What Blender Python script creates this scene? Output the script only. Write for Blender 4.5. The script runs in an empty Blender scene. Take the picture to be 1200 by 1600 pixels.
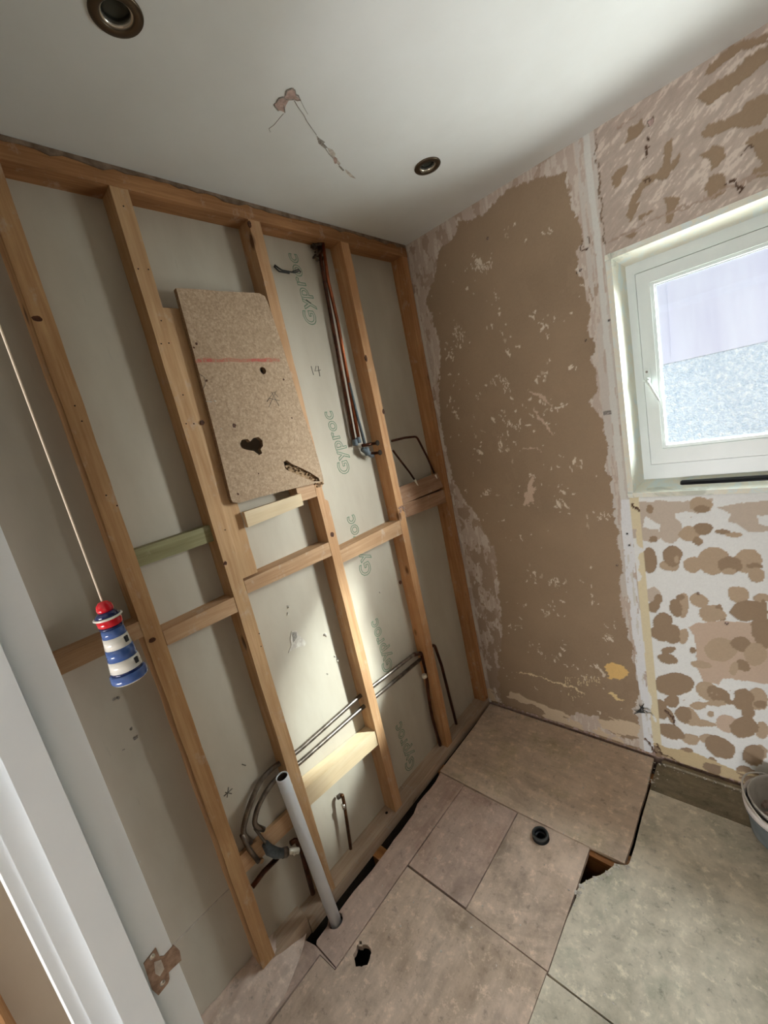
import bpy, bmesh, math, random
import numpy as np
from mathutils import Vector, Matrix
from mathutils.geometry import tessellate_polygon
random.seed(7)
C = bpy.context.scene
COL = C.collection

# ------------------------------------------------------------------ camera
F = 640.375                       # focal length in pixels of the 1200x1600 frame
CAM = Vector((1.19692, -1.71976, 1.61439))
ROT = (1.372770, 0.210820, 0.737048)
ROT = (math.radians(78.65583087), math.radians(12.0793108), math.radians(42.22969923))
cd = bpy.data.cameras.new('camera'); cam = bpy.data.objects.new('camera', cd); COL.objects.link(cam)
cam.location = CAM; cam.rotation_mode = 'XYZ'; cam.rotation_euler = ROT
cd.sensor_fit = 'VERTICAL'; cd.sensor_height = 32.0; cd.sensor_width = 24.0
cd.lens = F / 1600.0 * 32.0; cd.clip_start = 0.02; cd.clip_end = 200
C.camera = cam
_R = cam.rotation_euler.to_matrix()
def at(ax, val, px, py):
    """world point on the plane (axis ax = val) measured at a photograph pixel"""
    d = _R @ Vector(((px - 600) / F, -(py - 800) / F, -1.0))
    t = (val - CAM[ax]) / d[ax]
    return CAM + d * t

# ------------------------------------------------------------------ light
w = bpy.data.worlds.new('sky'); C.world = w; w.use_nodes = True
wn = w.node_tree; wn.nodes.clear()
sky = wn.nodes.new('ShaderNodeTexSky'); sky.sky_type = 'NISHITA'; sky.sun_disc = False
sky.sun_elevation = math.radians(40); sky.sun_rotation = math.radians(150)
bg = wn.nodes.new('ShaderNodeBackground'); bg.inputs[1].default_value = 0.08
wo = wn.nodes.new('ShaderNodeOutputWorld')
wn.links.new(sky.outputs[0], bg.inputs[0]); wn.links.new(bg.outputs[0], wo.inputs[0])
def lamp(name, kind, loc, target, energy, color, **kw):
    l = bpy.data.lights.new(name, kind); l.energy = energy; l.color = color
    for k, v in kw.items(): setattr(l, k, v)
    o = bpy.data.objects.new(name, l); COL.objects.link(o); o.location = loc
    o.rotation_euler = (Vector(target) - Vector(loc)).to_track_quat('-Z', 'Y').to_euler()
    return o
lamp('sun', 'SUN', (0, -6, 8), (0.6, 7, 1.8), 1.3, (1.0, .95, .88), angle=math.radians(0.6))
lamp('added_window_fill', 'AREA', (3.80, 1.80, 2.15), (0.0, -0.75, 0.75), 780, (1.0, .985, .96),
     shape='RECTANGLE', size=1.7, size_y=2.5)  # added area lamp, unseen beside the window view, strengthens light on the studs
lamp('added_upward_fill', 'AREA', (1.75, 1.25, 0.15), (0.45, -0.95, 2.4), 165, (1.0, 1.0, .98),
     shape='RECTANGLE', size=1.9, size_y=1.9)  # added low lamp below the sight line, stands in for ground bounce
lamp('added_overhead_fill', 'AREA', (1.35, 1.7, 3.7), (0.85, -0.75, 0.0), 420, (.95, .98, 1.0), shape='RECTANGLE', size=2.2, size_y=1.5)  # added lamp high outside, brightens the floor in place of sky
lamp('sun_glint', 'SPOT', (3.13, 1.73, 3.18), (-0.065, -0.76, 0.66), 1900, (.97, 1.0, .97),
     spot_size=math.radians(11.0), spot_blend=1.0, shadow_soft_size=0.10)
lamp('added_hall_fill', 'AREA', (0.95, -4.75, 0.24), (1.0, 0.0, 1.7), 66, (.98, .98, 1.0), shape='RECTANGLE', size=1.7, size_y=0.4)  # added low fill lamp, unseen in the hall behind the camera
C.view_settings.view_transform = 'Standard'; C.view_settings.look = 'None'
C.view_settings.gamma = 1.0; C.view_settings.use_curve_mapping = False
C.view_settings.exposure = 0.50

# ------------------------------------------------------------------ materials
def lin(c):
    return tuple(((v/255)/12.92 if v/255 <= .04045 else ((v/255+.055)/1.055)**2.4) for v in c[:3]) + (1.0,)
class NT:
    def __init__(s, name, rough=.7, metal=0.0, spec=.3):
        s.m = bpy.data.materials.new(name); s.m.use_nodes = True
        s.t = s.m.node_tree; s.b = s.t.nodes['Principled BSDF']
        s.b.inputs['Roughness'].default_value = rough; s.b.inputs['Metallic'].default_value = metal
        s.b.inputs['Specular IOR Level'].default_value = spec
    def n(s, typ, **kw):
        o = s.t.nodes.new(typ)
        for k, v in kw.items():
            if k in o.inputs: o.inputs[k].default_value = v
            else: setattr(o, k, v)
        return o
    def l(s, a, b): s.t.links.new(a, b)
    def coord(s, scale=(1, 1, 1), off=(0, 0, 0), rot=(0, 0, 0)):
        tc = s.n('ShaderNodeTexCoord'); mp = s.n('ShaderNodeMapping')
        mp.inputs['Scale'].default_value = scale; mp.inputs['Location'].default_value = off; mp.inputs['Rotation'].default_value = rot
        s.l(tc.outputs['Object'], mp.inputs['Vector']); return mp.outputs[0]
    def noise(s, vec, scale, detail=4, rough=.55, dist=0):
        o = s.n('ShaderNodeTexNoise'); o.inputs['Scale'].default_value = scale; o.inputs['Detail'].default_value = detail
        o.inputs['Roughness'].default_value = rough; o.inputs['Distortion'].default_value = dist
        s.l(vec, o.inputs['Vector']); return o.outputs['Fac']
    def ramp(s, fac, stops, interp='LINEAR'):
        o = s.n('ShaderNodeValToRGB'); o.color_ramp.interpolation = interp
        e = o.color_ramp.elements
        while len(e) < len(stops): e.new(.5)
        for i, (p, c) in enumerate(stops):
            e[i].position = p; e[i].color = lin(c) if isinstance(c, tuple) and len(c) == 3 else (c, c, c, 1)
        s.l(fac, o.inputs[0]); return o.outputs[0]
    def mix(s, fac, a, b, mode='MIX'):
        o = s.n('ShaderNodeMix', data_type='RGBA', blend_type=mode)
        for sock, v in ((o.inputs[0], fac), (o.inputs[6], a), (o.inputs[7], b)):
            if isinstance(v, (int, float)): sock.default_value = v
            elif isinstance(v, tuple): sock.default_value = lin(v)
            else: s.l(v, sock)
        return o.outputs[2]
    def col(s, c):
        if isinstance(c, tuple): s.b.inputs['Base Color'].default_value = lin(c)
        else: s.l(c, s.b.inputs['Base Color'])
        return s
    def bump(s, h, strength=.3, dist=.002):
        o = s.n('ShaderNodeBump'); o.inputs['Strength'].default_value = strength; o.inputs['Distance'].default_value = dist
        s.l(h, o.inputs['Height']); s.l(o.outputs[0], s.b.inputs['Normal']); return s

def wood(name, light, dark, axis=2, seed=0.0, dust=.35, dustcol=(205, 190, 175), knots=True):
    k = NT(name, .62)
    sc = [1.0, 1.0, 1.0]; sc[axis] = .055
    v = k.coord(tuple(x for x in sc), (seed, seed*1.7, seed*.6))
    g1 = k.noise(v, 55, 5, .6, .6); g2 = k.noise(v, 210, 3, .6)
    big = k.noise(k.coord((1, 1, 1), (seed, 0, seed)), 3.2, 3)
    c = k.ramp(g1, [(.3, dark), (.5, tuple((a+b)//2 for a, b in zip(light, dark))), (.68, light)])
    c = k.mix(.35, c, k.ramp(g2, [(.3, dark), (.7, light)]), 'MULTIPLY') if False else k.mix(.22, c, k.ramp(g2, [(.35, dark), (.65, light)]))
    c = k.mix(k.ramp(big, [(.4, 0.0), (.7, .45)]), c, tuple(int(a*.82) for a in dark))
    if knots:
        s3 = [7.0, 7.0, 7.0]; s3[axis] = 3.2
        vo = k.n('ShaderNodeTexVoronoi', feature='F1'); vo.inputs['Scale'].default_value = 1.0
        k.l(k.coord(tuple(s3), (seed*3, seed, seed*2)), vo.inputs['Vector'])
        c = k.mix(k.ramp(vo.outputs['Distance'], [(.055, .85), (.10, 0.0)]), c, (84, 48, 24))
    if dust:
        d = k.noise(k.coord((1, 1, .7), (3+seed, 1, 2)), 22, 6, .72)
        c = k.mix(k.ramp(d, [(.57, 0.0), (.67, dust)]), c, dustcol)
    k.col(c).bump(g2, .25, .001)
    return k.m
LIGHTW, DARKW = (218, 172, 122), (176, 122, 76)
M = {}
for i in range(5):
    M['stud%d' % i] = wood('pine_stud_%d' % i, [(212, 172, 126), (220, 184, 142), (216, 178, 138), (218, 174, 130), (206, 158, 112)][i],
                           [(172, 124, 80), (188, 144, 100), (184, 136, 94), (188, 134, 88), (166, 112, 70)][i], 2, i*3.3+1)
M['plate'] = wood('pine_plate', (198, 148, 102), (142, 96, 60), 1, 2.2, .3)
M['sole'] = wood('pine_dusty_sole', (202, 182, 162), (172, 146, 122), 1, 5.1, .8, (178, 164, 150))
M['noggin'] = wood('pine_noggin', (214, 178, 142), (178, 136, 98), 1, 7.7, .5)
M['noggin_dusty'] = wood('pine_dusty_noggin', (186, 150, 122), (140, 100, 74), 1, 8.7, .8, (190, 170, 155))
M['fresh'] = wood('fresh_pine', (234, 214, 182), (222, 196, 156), 1, 9.9, 0, knots=False)
M['green'] = wood('green_treated_pine', (170, 166, 128), (132, 124, 86), 1, 11.3, .4)
M['joist'] = wood('joist_pine', (190, 130, 76), (120, 76, 40), 0, 12.1, .3)

def plain(name, c, rough=.6, metal=0, c2=None, scale=20, bump=0, spec=.3):
    k = NT(name, rough, metal, spec)
    if c2:
        f = k.noise(k.coord(), scale, 5, .6); k.col(k.ramp(f, [(.35, c), (.65, c2)]))
        if bump: k.bump(f, bump, .002)
    else: k.col(c)
    return k.m
k = NT('plasterboard_paper', .8)
f1 = k.noise(k.coord((1, 1, .35)), 9, 5, .6); f2 = k.noise(k.coord((1, 1, .2), (4, 2, 1)), 60, 4, .6)
c = k.ramp(f1, [(.3, (186, 176, 160)), (.7, (197, 189, 174))])
c = k.mix(k.ramp(f2, [(.66, 0.0), (.8, .25)]), c, (150, 144, 130)); k.col(c); M['board'] = k.m
M['paint_white'] = plain('painted_white_ceiling', (228, 230, 228), .85, 0, (222, 223, 220), 3)
M['joinery'] = plain('white_satin_joinery', (238, 243, 245), .38, 0, (233, 239, 242), 6, 0, .4)
M['upvc'] = plain('white_window_plastic', (226, 232, 228), .3, 0, (218, 226, 222), 7, 0, .45)
M['metal_dark'] = plain('bronzed_fitting', (96, 84, 70), .35, .85)
M['chrome'] = plain('worn_bright_metal', (205, 200, 190), .25, .9)
M['lamp_glass'] = plain('dark_lamp_face', (52, 54, 48), .15, .1)
M['black'] = plain('black_plastic', (22, 24, 28), .25)
M['soil_shade'] = plain('void_dirt_and_shade', (60, 48, 38), .95, 0, (36, 28, 22), 20)  # dirt of the void, also the shade painted into holes and pipe
M['copper_old'] = plain('tarnished_copper', (96, 58, 42), .38, .75, (60, 40, 32), 30)
M['copper'] = plain('copper_pipe', (170, 96, 62), .32, .85, (124, 70, 46), 25)
M['pipe_grey'] = plain('dull_grey_pipe', (138, 128, 118), .34, .75, (98, 88, 80), 40)
M['pipe_blue'] = plain('blue_grey_plastic', (104, 114, 122), .45, 0, (84, 94, 102), 60)
M['pvc'] = plain('white_waste_pipe', (238, 242, 248), .35, 0, (230, 235, 242), 8, 0, .4)
M['solder'] = plain('solder_tip', (232, 224, 208), .35, .3)
M['grey_pl'] = plain('dark_grey_plastic', (58, 60, 60), .4)
M['bucket'] = plain('grey_bucket_plastic', (120, 126, 126), .5, 0, (98, 104, 104), 18)
M['dust_w'] = plain('pale_plaster_dust', (214, 208, 198), .9, 0, (180, 170, 160), 60, .5)
M['filler'] = plain('pink_plaster', (196, 170, 160), .9, 0, (160, 138, 128), 90, .6)
M['crack'] = plain('crack_shadow_grit', (120, 112, 104), .95, 0, (170, 165, 158), 160)
M['chip'] = None
k = NT('chipboard', .85)
n1 = k.n('ShaderNodeTexVoronoi', feature='F1'); n1.inputs['Scale'].default_value = 260
k.l(k.coord(), n1.inputs['Vector'])
f1 = k.noise(k.coord(), 150, 4, .7); f2 = k.noise(k.coord((1, 1, 1), (2, 5, 1)), 6, 4)
c = k.ramp(f1, [(.3, (142, 116, 94)), (.5, (178, 152, 126)), (.7, (206, 182, 156))])
c = k.mix(.25, c, k.ramp(n1.outputs['Color'], [(.2, (150, 126, 102)), (.8, (198, 174, 148))]))
c = k.mix(k.ramp(f2, [(.45, 0.0), (.75, .3)]), c, (158, 134, 108))
k.col(c).bump(f1, .3, .001); M['chip'] = k.m
k = NT('chipboard_edge', .95); f1 = k.noise(k.coord(), 220, 5, .8)
k.col(k.ramp(f1, [(.35, (110, 82, 58)), (.6, (176, 148, 116))])).bump(f1, .7, .002); M['chip_edge'] = k.m
def floor_mat(name, a, b, g, seed, grain=(1, .12, 1), speck=.8):
    k = NT(name, .82)
    n0 = k.noise(k.coord((1, 1, 1), (seed, 0, 0)), 4.5, 6, .65, .3)
    n1 = k.noise(k.coord(grain, (seed, 2, 0)), 34, 5, .6)
    n2 = k.noise(k.coord((1, 1, 1), (seed, 5, 3)), 26, 6, .75)
    n3 = k.noise(k.coord((1, 1, 1), (seed, 9, 3)), 70, 3, .6)
    c = k.ramp(n0, [(.36, a), (.52, b), (.66, g)])
    c = k.mix(.3, c, k.ramp(n1, [(.3, tuple(int(x*.8) for x in a)), (.7, tuple(min(255, int(x*1.08)) for x in b))]))
    c = k.mix(k.ramp(n2, [(.54, 0.0), (.66, .75*speck)]), c, tuple(min(255, int(x*1.17)) for x in b))
    c = k.mix(k.ramp(n2, [(.30, .6), (.43, 0.0)]), c, tuple(int(x*.62) for x in a))
    n4 = k.noise(k.coord((1, 1, 1), (seed, 4, 8)), 2.1, 5, .7, .8)
    c = k.mix(k.ramp(n4, [(.36, .45), (.48, 0.0)]), c, tuple(int(x*.72) for x in a))
    c = k.mix(k.ramp(n4, [(.54, 0.0), (.66, .4)]), c, tuple(min(255, int(x*1.12)) for x in b))
    c = k.mix(k.ramp(n3, [(.70, 0.0), (.76, .7)]), c, (222, 214, 202))
    k.col(c).bump(n2, .2, .001); return k.m
M['ply'] = floor_mat('dusty_plywood', (198, 176, 155), (217, 196, 176), (189, 173, 141), 1.0, (.12, 1, 1))
M['oak'] = floor_mat('dusty_pink_board', (175, 148, 134), (205, 181, 167), (182, 162, 150), 4.0, (1, .12, 1))
M['ply2'] = floor_mat('dusty_brown_board', (175, 153, 134), (215, 192, 174), (173, 155, 141), 7.0, (1, .2, 1))
M['grey'] = floor_mat('grey_green_board', (175, 167, 148), (219, 208, 189), (173, 171, 152), 10.0, (.5, .5, 1))
M['grey_dark'] = floor_mat('dark_stained_board', (114, 104, 84), (147, 135, 113), (123, 115, 91), 13.0, (.15, 1, 1))
M['dustramp'] = floor_mat('dust_heap', (196, 173, 159), (222, 201, 187), (205, 180, 157), 16.0, (1, .25, 1))
k = NT('stone_chip_render', .95); v = k.n('ShaderNodeTexVoronoi', feature='F1'); v.inputs['Scale'].default_value = 38
k.l(k.coord(), v.inputs['Vector']); nn = k.noise(k.coord(), 14, 8, .8, .5)
c = k.ramp(nn, [(.35, (176, 198, 220)), (.5, (206, 222, 236)), (.66, (246, 250, 250))])
k.col(c).bump(v.outputs['Distance'], .8, .03); M['render_chip'] = k.m
k = NT('pale_smooth_render', .9); nn = k.noise(k.coord((1, 1, .15)), 2.2, 4, .6)
k.col(k.ramp(nn, [(.35, (192, 196, 218)), (.65, (206, 212, 228))])); M['render_flat'] = k.m
k = NT('reveal_paint', .7); n0 = k.noise(k.coord((1, 1, 1)), 11, 6, .7, .8); n1 = k.noise(k.coord((1, 1, 1), (5, 5, 5)), 7, 6, .6, .6)
c = k.ramp(n0, [(.36, (232, 236, 226)), (.5, (234, 230, 212)), (.62, (224, 234, 230))])
c = k.mix(k.ramp(n1, [(.60, 0.0), (.66, .8)]), c, (196, 200, 186)); k.col(c).bump(n0, .3, .003); M['reveal'] = k.m
# window glass: clear sheet, mostly transmitting with a weak mirror
gm = bpy.data.materials.new('clear_glass'); gm.use_nodes = True; g = gm.node_tree; g.nodes.clear()
o_ = g.nodes.new('ShaderNodeOutputMaterial'); mx = g.nodes.new('ShaderNodeMixShader'); fr = g.nodes.new('ShaderNodeValue'); fr.outputs[0].default_value = .06
tr = g.nodes.new('ShaderNodeBsdfTransparent'); gl = g.nodes.new('ShaderNodeBsdfGlossy'); gl.inputs['Roughness'].default_value = .03
tr.inputs[0].default_value = (.93, .97, .97, 1)
g.links.new(fr.outputs[0], mx.inputs[0]); g.links.new(tr.outputs[0], mx.inputs[1]); g.links.new(gl.outputs[0], mx.inputs[2]); g.links.new(mx.outputs[0], o_.inputs[0])
M['glass'] = gm

# ------------------------------------------------------------------ mesh helpers
ZERO = Vector((0, 0, 0))
def link(name, me, mat, parent=None, origin=None, smooth=False):
    o = bpy.data.objects.new(name, me); COL.objects.link(o)
    if mat is not None and not me.materials: me.materials.append(mat)
    base = ZERO
    if parent is not None:
        p = parent; base = Vector(p['_base']) if '_base' in p else ZERO
        o.parent = parent
        me.transform(Matrix.Translation(-base)); o['_base'] = tuple(base)
    elif origin is not None:
        me.transform(Matrix.Translation(-Vector(origin))); o.location = origin; o['_base'] = tuple(origin)
    else: o['_base'] = (0, 0, 0)
    if smooth:
        for p in me.polygons: p.use_smooth = True
    return o
def tag(o, label=None, cat=None, group=None, kind=None):
    if label: o['label'] = label
    if cat: o['category'] = cat
    if group: o['group'] = group
    if kind: o['kind'] = kind
    return o
def thing(name, label, cat, loc, group=None):
    o = bpy.data.objects.new(name, None); COL.objects.link(o); o.location = loc; o['_base'] = tuple(loc)
    o.empty_display_size = .05
    return tag(o, label, cat, group)
def struct(name, loc=(0, 0, 0)):
    o = bpy.data.objects.new(name, None); COL.objects.link(o); o.location = loc; o['_base'] = tuple(loc); o['kind'] = 'structure'; return o
def bm_mesh(bm, name):
    bmesh.ops.recalc_face_normals(bm, faces=bm.faces[:])
    me = bpy.data.meshes.new(name); bm.to_mesh(me); bm.free(); return me
def prism(name, poly, lo, hi, axis, mat, parent=None, holes=(), bevel=0.0, origin=None, jitter=0.0, mats=None, smooth=False):
    """poly (and holes): 2-D outlines in the two axes other than `axis`, extruded lo..hi; a solid with thickness"""
    oth = [i for i in range(3) if i != axis]
    def mk(p, v):
        r = [0, 0, 0]; r[oth[0]] = p[0]; r[oth[1]] = p[1]; r[axis] = v; return Vector(r)
    loops = [list(poly)] + [list(h) for h in holes]
    flat = [p for lp in loops for p in lp]
    tris = tessellate_polygon([[Vector((p[0], p[1], 0)) for p in lp] for lp in loops])
    bm = bmesh.new()
    a = [bm.verts.new(mk(p, lo)) for p in flat]; b = [bm.verts.new(mk(p, hi)) for p in flat]
    if not holes:
        bm.faces.new(a); bm.faces.new(b)
    else:
        for t in tris:
            try: bm.faces.new([a[i] for i in t]); bm.faces.new([b[i] for i in t])
            except ValueError: pass
    k0 = 0; side = []
    for lp in loops:
        n = len(lp)
        for i in range(n):
            j = (i + 1) % n
            side.append(bm.faces.new((a[k0+i], a[k0+j], b[k0+j], b[k0+i])))
        k0 += n
    if mats:
        for fc in side: fc.material_index = 1
    if bevel:
        outer = set(a[:len(poly)] + b[:len(poly)])
        es = [e for e in bm.edges if len(e.link_faces) == 2 and e.verts[0] in outer and e.verts[1] in outer and e.calc_face_angle(0) > .4]
        bmesh.ops.bevel(bm, geom=es, offset=bevel, segments=2, affect='EDGES', profile=.5)
    me = bm_mesh(bm, name)
    if mats:
        for m_ in mats: me.materials.append(m_)
    return link(name, me, mat, parent, origin, smooth)
def box(name, x, y, z, mat, parent=None, bevel=0.0015, origin=None):
    return prism(name, [(x[0], y[0]), (x[1], y[0]), (x[1], y[1]), (x[0], y[1])], z[0], z[1], 2, mat, parent, (), bevel, origin)
def tube(name, pts, r, mat, parent=None, seg=12, fillet=0.0, origin=None, cap=True, inner=0.0):
    pts = [Vector(p) for p in pts]
    if fillet and len(pts) > 2:
        q = [pts[0]]
        for i in range(1, len(pts)-1):
            A, B, D = pts[i-1], pts[i], pts[i+1]
            f = min(fillet, (A-B).length*.45, (D-B).length*.45)
            s, e = B + (A-B).normalized()*f, B + (D-B).normalized()*f
            for k_ in range(6):
                t = k_/5; q.append(s*(1-t)**2 + B*2*t*(1-t) + e*t*t)
        q.append(pts[-1]); pts = q
    bm = bmesh.new(); rings = []
    up = None
    for i, p in enumerate(pts):
        d = ((pts[i]-pts[i-1]).normalized() if i else Vector()) + ((pts[i+1]-pts[i]).normalized() if i < len(pts)-1 else Vector())
        d.normalize()
        if up is None: up = Vector((0, 0, 1)) if abs(d.z) < .9 else Vector((1, 0, 0))
        sx = d.cross(up).normalized(); up = sx.cross(d).normalized()
        rr = r[i] if isinstance(r, (list, tuple)) else r
        rings.append([bm.verts.new(p + (sx*math.cos(2*math.pi*k_/seg) + up*math.sin(2*math.pi*k_/seg))*rr) for k_ in range(seg)])
    for a, b in zip(rings, rings[1:]):
        for k_ in range(seg): bm.faces.new((a[k_], a[(k_+1) % seg], b[(k_+1) % seg], b[k_]))
    if cap:
        bm.faces.new(rings[0]); bm.faces.new(rings[-1])
    return link(name, bm_mesh(bm, name), mat, parent, origin, True)
def lathe(name, prof, center, mat, parent=None, seg=32, axis=(0, 0, 1), origin=None, smooth=True):
    """prof: (radius, height) pairs turned about `axis` through center"""
    q = Vector((0, 0, 1)).rotation_difference(Vector(axis)); c0 = Vector(center)
    bm = bmesh.new(); rings = []
    for r, h in prof:
        if r < 1e-6: rings.append([bm.verts.new(c0 + q @ Vector((0, 0, h)))])
        else: rings.append([bm.verts.new(c0 + q @ Vector((r*math.cos(2*math.pi*k_/seg), r*math.sin(2*math.pi*k_/seg), h))) for k_ in range(seg)])
    for a, b in zip(rings, rings[1:]):
        for k_ in range(seg):
            k2 = (k_+1) % seg
            if len(a) == 1 and len(b) == 1: continue
            if len(a) == 1: bm.faces.new((a[0], b[k2], b[k_]))
            elif len(b) == 1: bm.faces.new((a[k_], a[k2], b[0]))
            else: bm.faces.new((a[k_], a[k2], b[k2], b[k_]))
    me = bm_mesh(bm, name)
    o = link(name, me, mat, parent, origin, smooth)
    return o
def circle(cx, cy, r, n=24, jit=0.0, ry=None, rng=random):
    return [(cx + r*(1+rng.uniform(-jit, jit))*math.cos(2*math.pi*i/n), cy + (ry or r)*(1+rng.uniform(-jit, jit))*math.sin(2*math.pi*i/n)) for i in range(n)]
def lump(name, pts, size, mat, parent=None, seed=0, kind=None, flat=.5, origin=None):
    """many small irregular crumbs joined in one mesh"""
    rg = random.Random(seed); bm = bmesh.new()
    for p in pts:
        s = size*rg.uniform(.4, 1.2)
        m = Matrix.Translation(Vector(p)) @ Matrix.Rotation(rg.uniform(0, 6.28), 4, 'Z') @ Matrix.Diagonal((s*rg.uniform(.7, 1.4), s, s*flat, 1))
        r = bmesh.ops.create_icosphere(bm, subdivisions=1, radius=1, matrix=m)
        for v in r['verts']: v.co += Vector((rg.uniform(-1, 1), rg.uniform(-1, 1), rg.uniform(-.5, .5)))*s*.25
    o = link(name, bm_mesh(bm, name), mat, parent, origin)
    if kind: o['kind'] = kind
    return o

H = 2.4; XR = 1.9; YD = -1.69; YH = -5.2
# ------------------------------------------------------------------ window wall (peeled plaster, as relief on a fine grid)
def vnoise(x, y, scale, seed, octaves=3, gain=.5):
    out = np.zeros_like(x); amp = 1.0; tot = 0
    for o in range(octaves):
        rg = np.random.default_rng(seed*101+o); n = 256; lat = rg.random((n, n))
        u = x*scale*2**o + 37.3*o; v = y*scale*2**o + 11.7*o
        iu = np.floor(u).astype(int); iv = np.floor(v).astype(int); fu = u-iu; fv = v-iv
        fu = fu*fu*(3-2*fu); fv = fv*fv*(3-2*fv)
        a = lat[iu % n, iv % n]; b = lat[(iu+1) % n, iv % n]; c_ = lat[iu % n, (iv+1) % n]; d = lat[(iu+1) % n, (iv+1) % n]
        out += amp*((a*(1-fu)+b*fu)*(1-fv) + (c_*(1-fu)+d*fu)*fv); tot += amp; amp *= gain
    return out/tot
GS = .0034
XW0, XW1, ZW0, ZW1 = .795, 1.50, 1.171, 2.026
gx = np.arange(-.012, XR-.001, GS); gz = np.arange(0.004, H+.001, GS)
gx[np.argmin(abs(gx-XW0))] = XW0; gx[np.argmin(abs(gx-XW1))] = XW1; gz[np.argmin(abs(gz-ZW0))] = ZW0; gz[np.argmin(abs(gz-ZW1))] = ZW1; gz[-1] = H
X, Z = np.meshgrid(gx, gz, indexing='ij')
wx = (vnoise(X, Z, 28, 1, 3)-.5); wz = (vnoise(X, Z, 28, 2, 3)-.5)
wfx = (vnoise(X, Z, 120, 3, 2)-.5); wfz = (vnoise(X, Z, 120, 4, 2)-.5)
def warped(a, b): return X + wx*a + wfx*b, Z + wz*a + wfz*b
def pip(poly, U, V):
    ins = np.zeros(U.shape, bool); n = len(poly)
    for i in range(n):
        x1, y1 = poly[i]; x2, y2 = poly[(i+1) % n]
        if y1 == y2: continue
        cond = ((y1 > V) != (y2 > V)) & (U < (x2-x1)*(V-y1)/(y2-y1) + x1)
        ins ^= cond
    return ins
def wp(px, py): p = at(1, 0, px, py); return (p.x, p.z)
def L3(c): return np.array(lin(c)[:3])
BROWN, SKIM, WHITE = L3((156, 134, 110)), L3((194, 178, 164)), L3((232, 233, 230))
TAN, TLIGHT, CREAM, YEL, DK = L3((184, 163, 138)), L3((198, 184, 168)), L3((222, 210, 176)), L3((228, 190, 124)), L3((58, 44, 34))
colr = np.zeros(X.shape+(3,)); hgt = np.zeros(X.shape)
def paint(mask, c, h=None, blend=1.0):
    colr[mask] = colr[mask]*(1-blend) + c*blend
    if h is not None: hgt[mask] = h
LINEX = .800                                   # the board joint left of the window
right = X > LINEX
# ---- left panel: thin skim, then the bare brown paper
vs = vnoise(X*4, Z*.7, 22, 8, 4, .6)            # vertical scraper marks
paint(np.ones(X.shape, bool), SKIM, .0016)
m = (vs > .56); paint(m, L3((208, 197, 184)), .0020)
m = (vnoise(X*2, Z, 14, 9, 4, .6) > .64); paint(m, L3((176, 156, 138)), .0012)
brown_px = [(790,300),(820,280),(850,275),(885,270),(885,295),(900,340),(907,360),(910,377),(901,410),(898,416),(914,437),(919,470),(923,518),(932,551),(922,566),(931,587),(932,620),(923,629),(940,650),(944,668),(946,704),(949,731),(958,779),(960,805),(967,847),(973,897),(967,938),(977,967),(985,1005),(992,1047),(998,1080),(990,1109),(998,1138),(990,1160),(958,1148),(935,1120),(900,1112),(882,1125),(858,1140),(825,1120),(790,1112),(781,1085),(779,1050),(783,980),(779,917),(773,855),(754,830),(740,800),(722,775),(709,749),(697,704),(688,662),(685,599),(689,578),(685,536),(676,494),(668,470),(679,425),(685,395),(710,368),(718,345),(745,342),(768,322)]
U, V = warped(.035, .012)
bmask = pip([wp(*p) for p in brown_px], U, V)
paint(bmask, BROWN, 0.0)
tone = vnoise(X, Z, 5, 12, 4)
for cc in range(3): colr[..., cc] = np.where(bmask, colr[..., cc]*(.88+.26*tone), colr[..., cc])
m = bmask & (vnoise(X*1.5, Z, 9, 13, 4, .6) > .60); paint(m, L3((158, 136, 112)), None, .6)
# scattered chips of skim left on the brown paper
rg = np.random.default_rng(5)
def stroke(x0, z0, x1, z1, wd, c, h=.0012, only=None, rag=.6):
    x_lo, x_hi = min(x0, x1)-wd*2, max(x0, x1)+wd*2; z_lo, z_hi = min(z0, z1)-wd*2, max(z0, z1)+wd*2
    i0, i1 = np.searchsorted(gx, [x_lo, x_hi]); j0, j1 = np.searchsorted(gz, [z_lo, z_hi])
    if i1 <= i0 or j1 <= j0: return
    xs, zs = U[i0:i1, j0:j1], V[i0:i1, j0:j1]
    dx, dz = x1-x0, z1-z0; L = dx*dx+dz*dz+1e-12
    t = np.clip(((xs-x0)*dx+(zs-z0)*dz)/L, 0, 1)
    d = np.hypot(xs-x0-t*dx, zs-z0-t*dz)
    mk = d < wd*(1 - rag*abs(2*t-1)**2)*(.6+.8*vn2[i0:i1, j0:j1])
    if only is not None: mk &= only[i0:i1, j0:j1]
    colr[i0:i1, j0:j1][mk] = c; hgt[i0:i1, j0:j1][mk] = h
vn2 = vnoise(X, Z, 90, 21, 2)
CHIP = L3((216, 202, 182))
clusters = [(752,415,22,26),(790,360,14,16),(770,480,10,28),(795,530,22,22),(700,560,16,40),(712,530,12,30),(850,575,14,22),(845,505,20,18),(835,640,40,22),(790,655,16,32),(790,690,20,26),(775,600,16,18),(712,640,10,30),(745,700,10,40),(762,770,22,18),(870,780,20,24),(900,720,14,16),(735,810,14,30),(755,860,16,46),(765,930,14,50),(835,895,18,14),(872,905,14,16),(930,940,10,10),(860,950,14,14),(800,975,16,14),(835,1015,16,18),(905,1040,22,16),(880,1010,8,16),(945,990,10,22),(865,1030,14,10),(925,810,14,12),(815,840,10,10),(860,630,26,14)]
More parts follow.
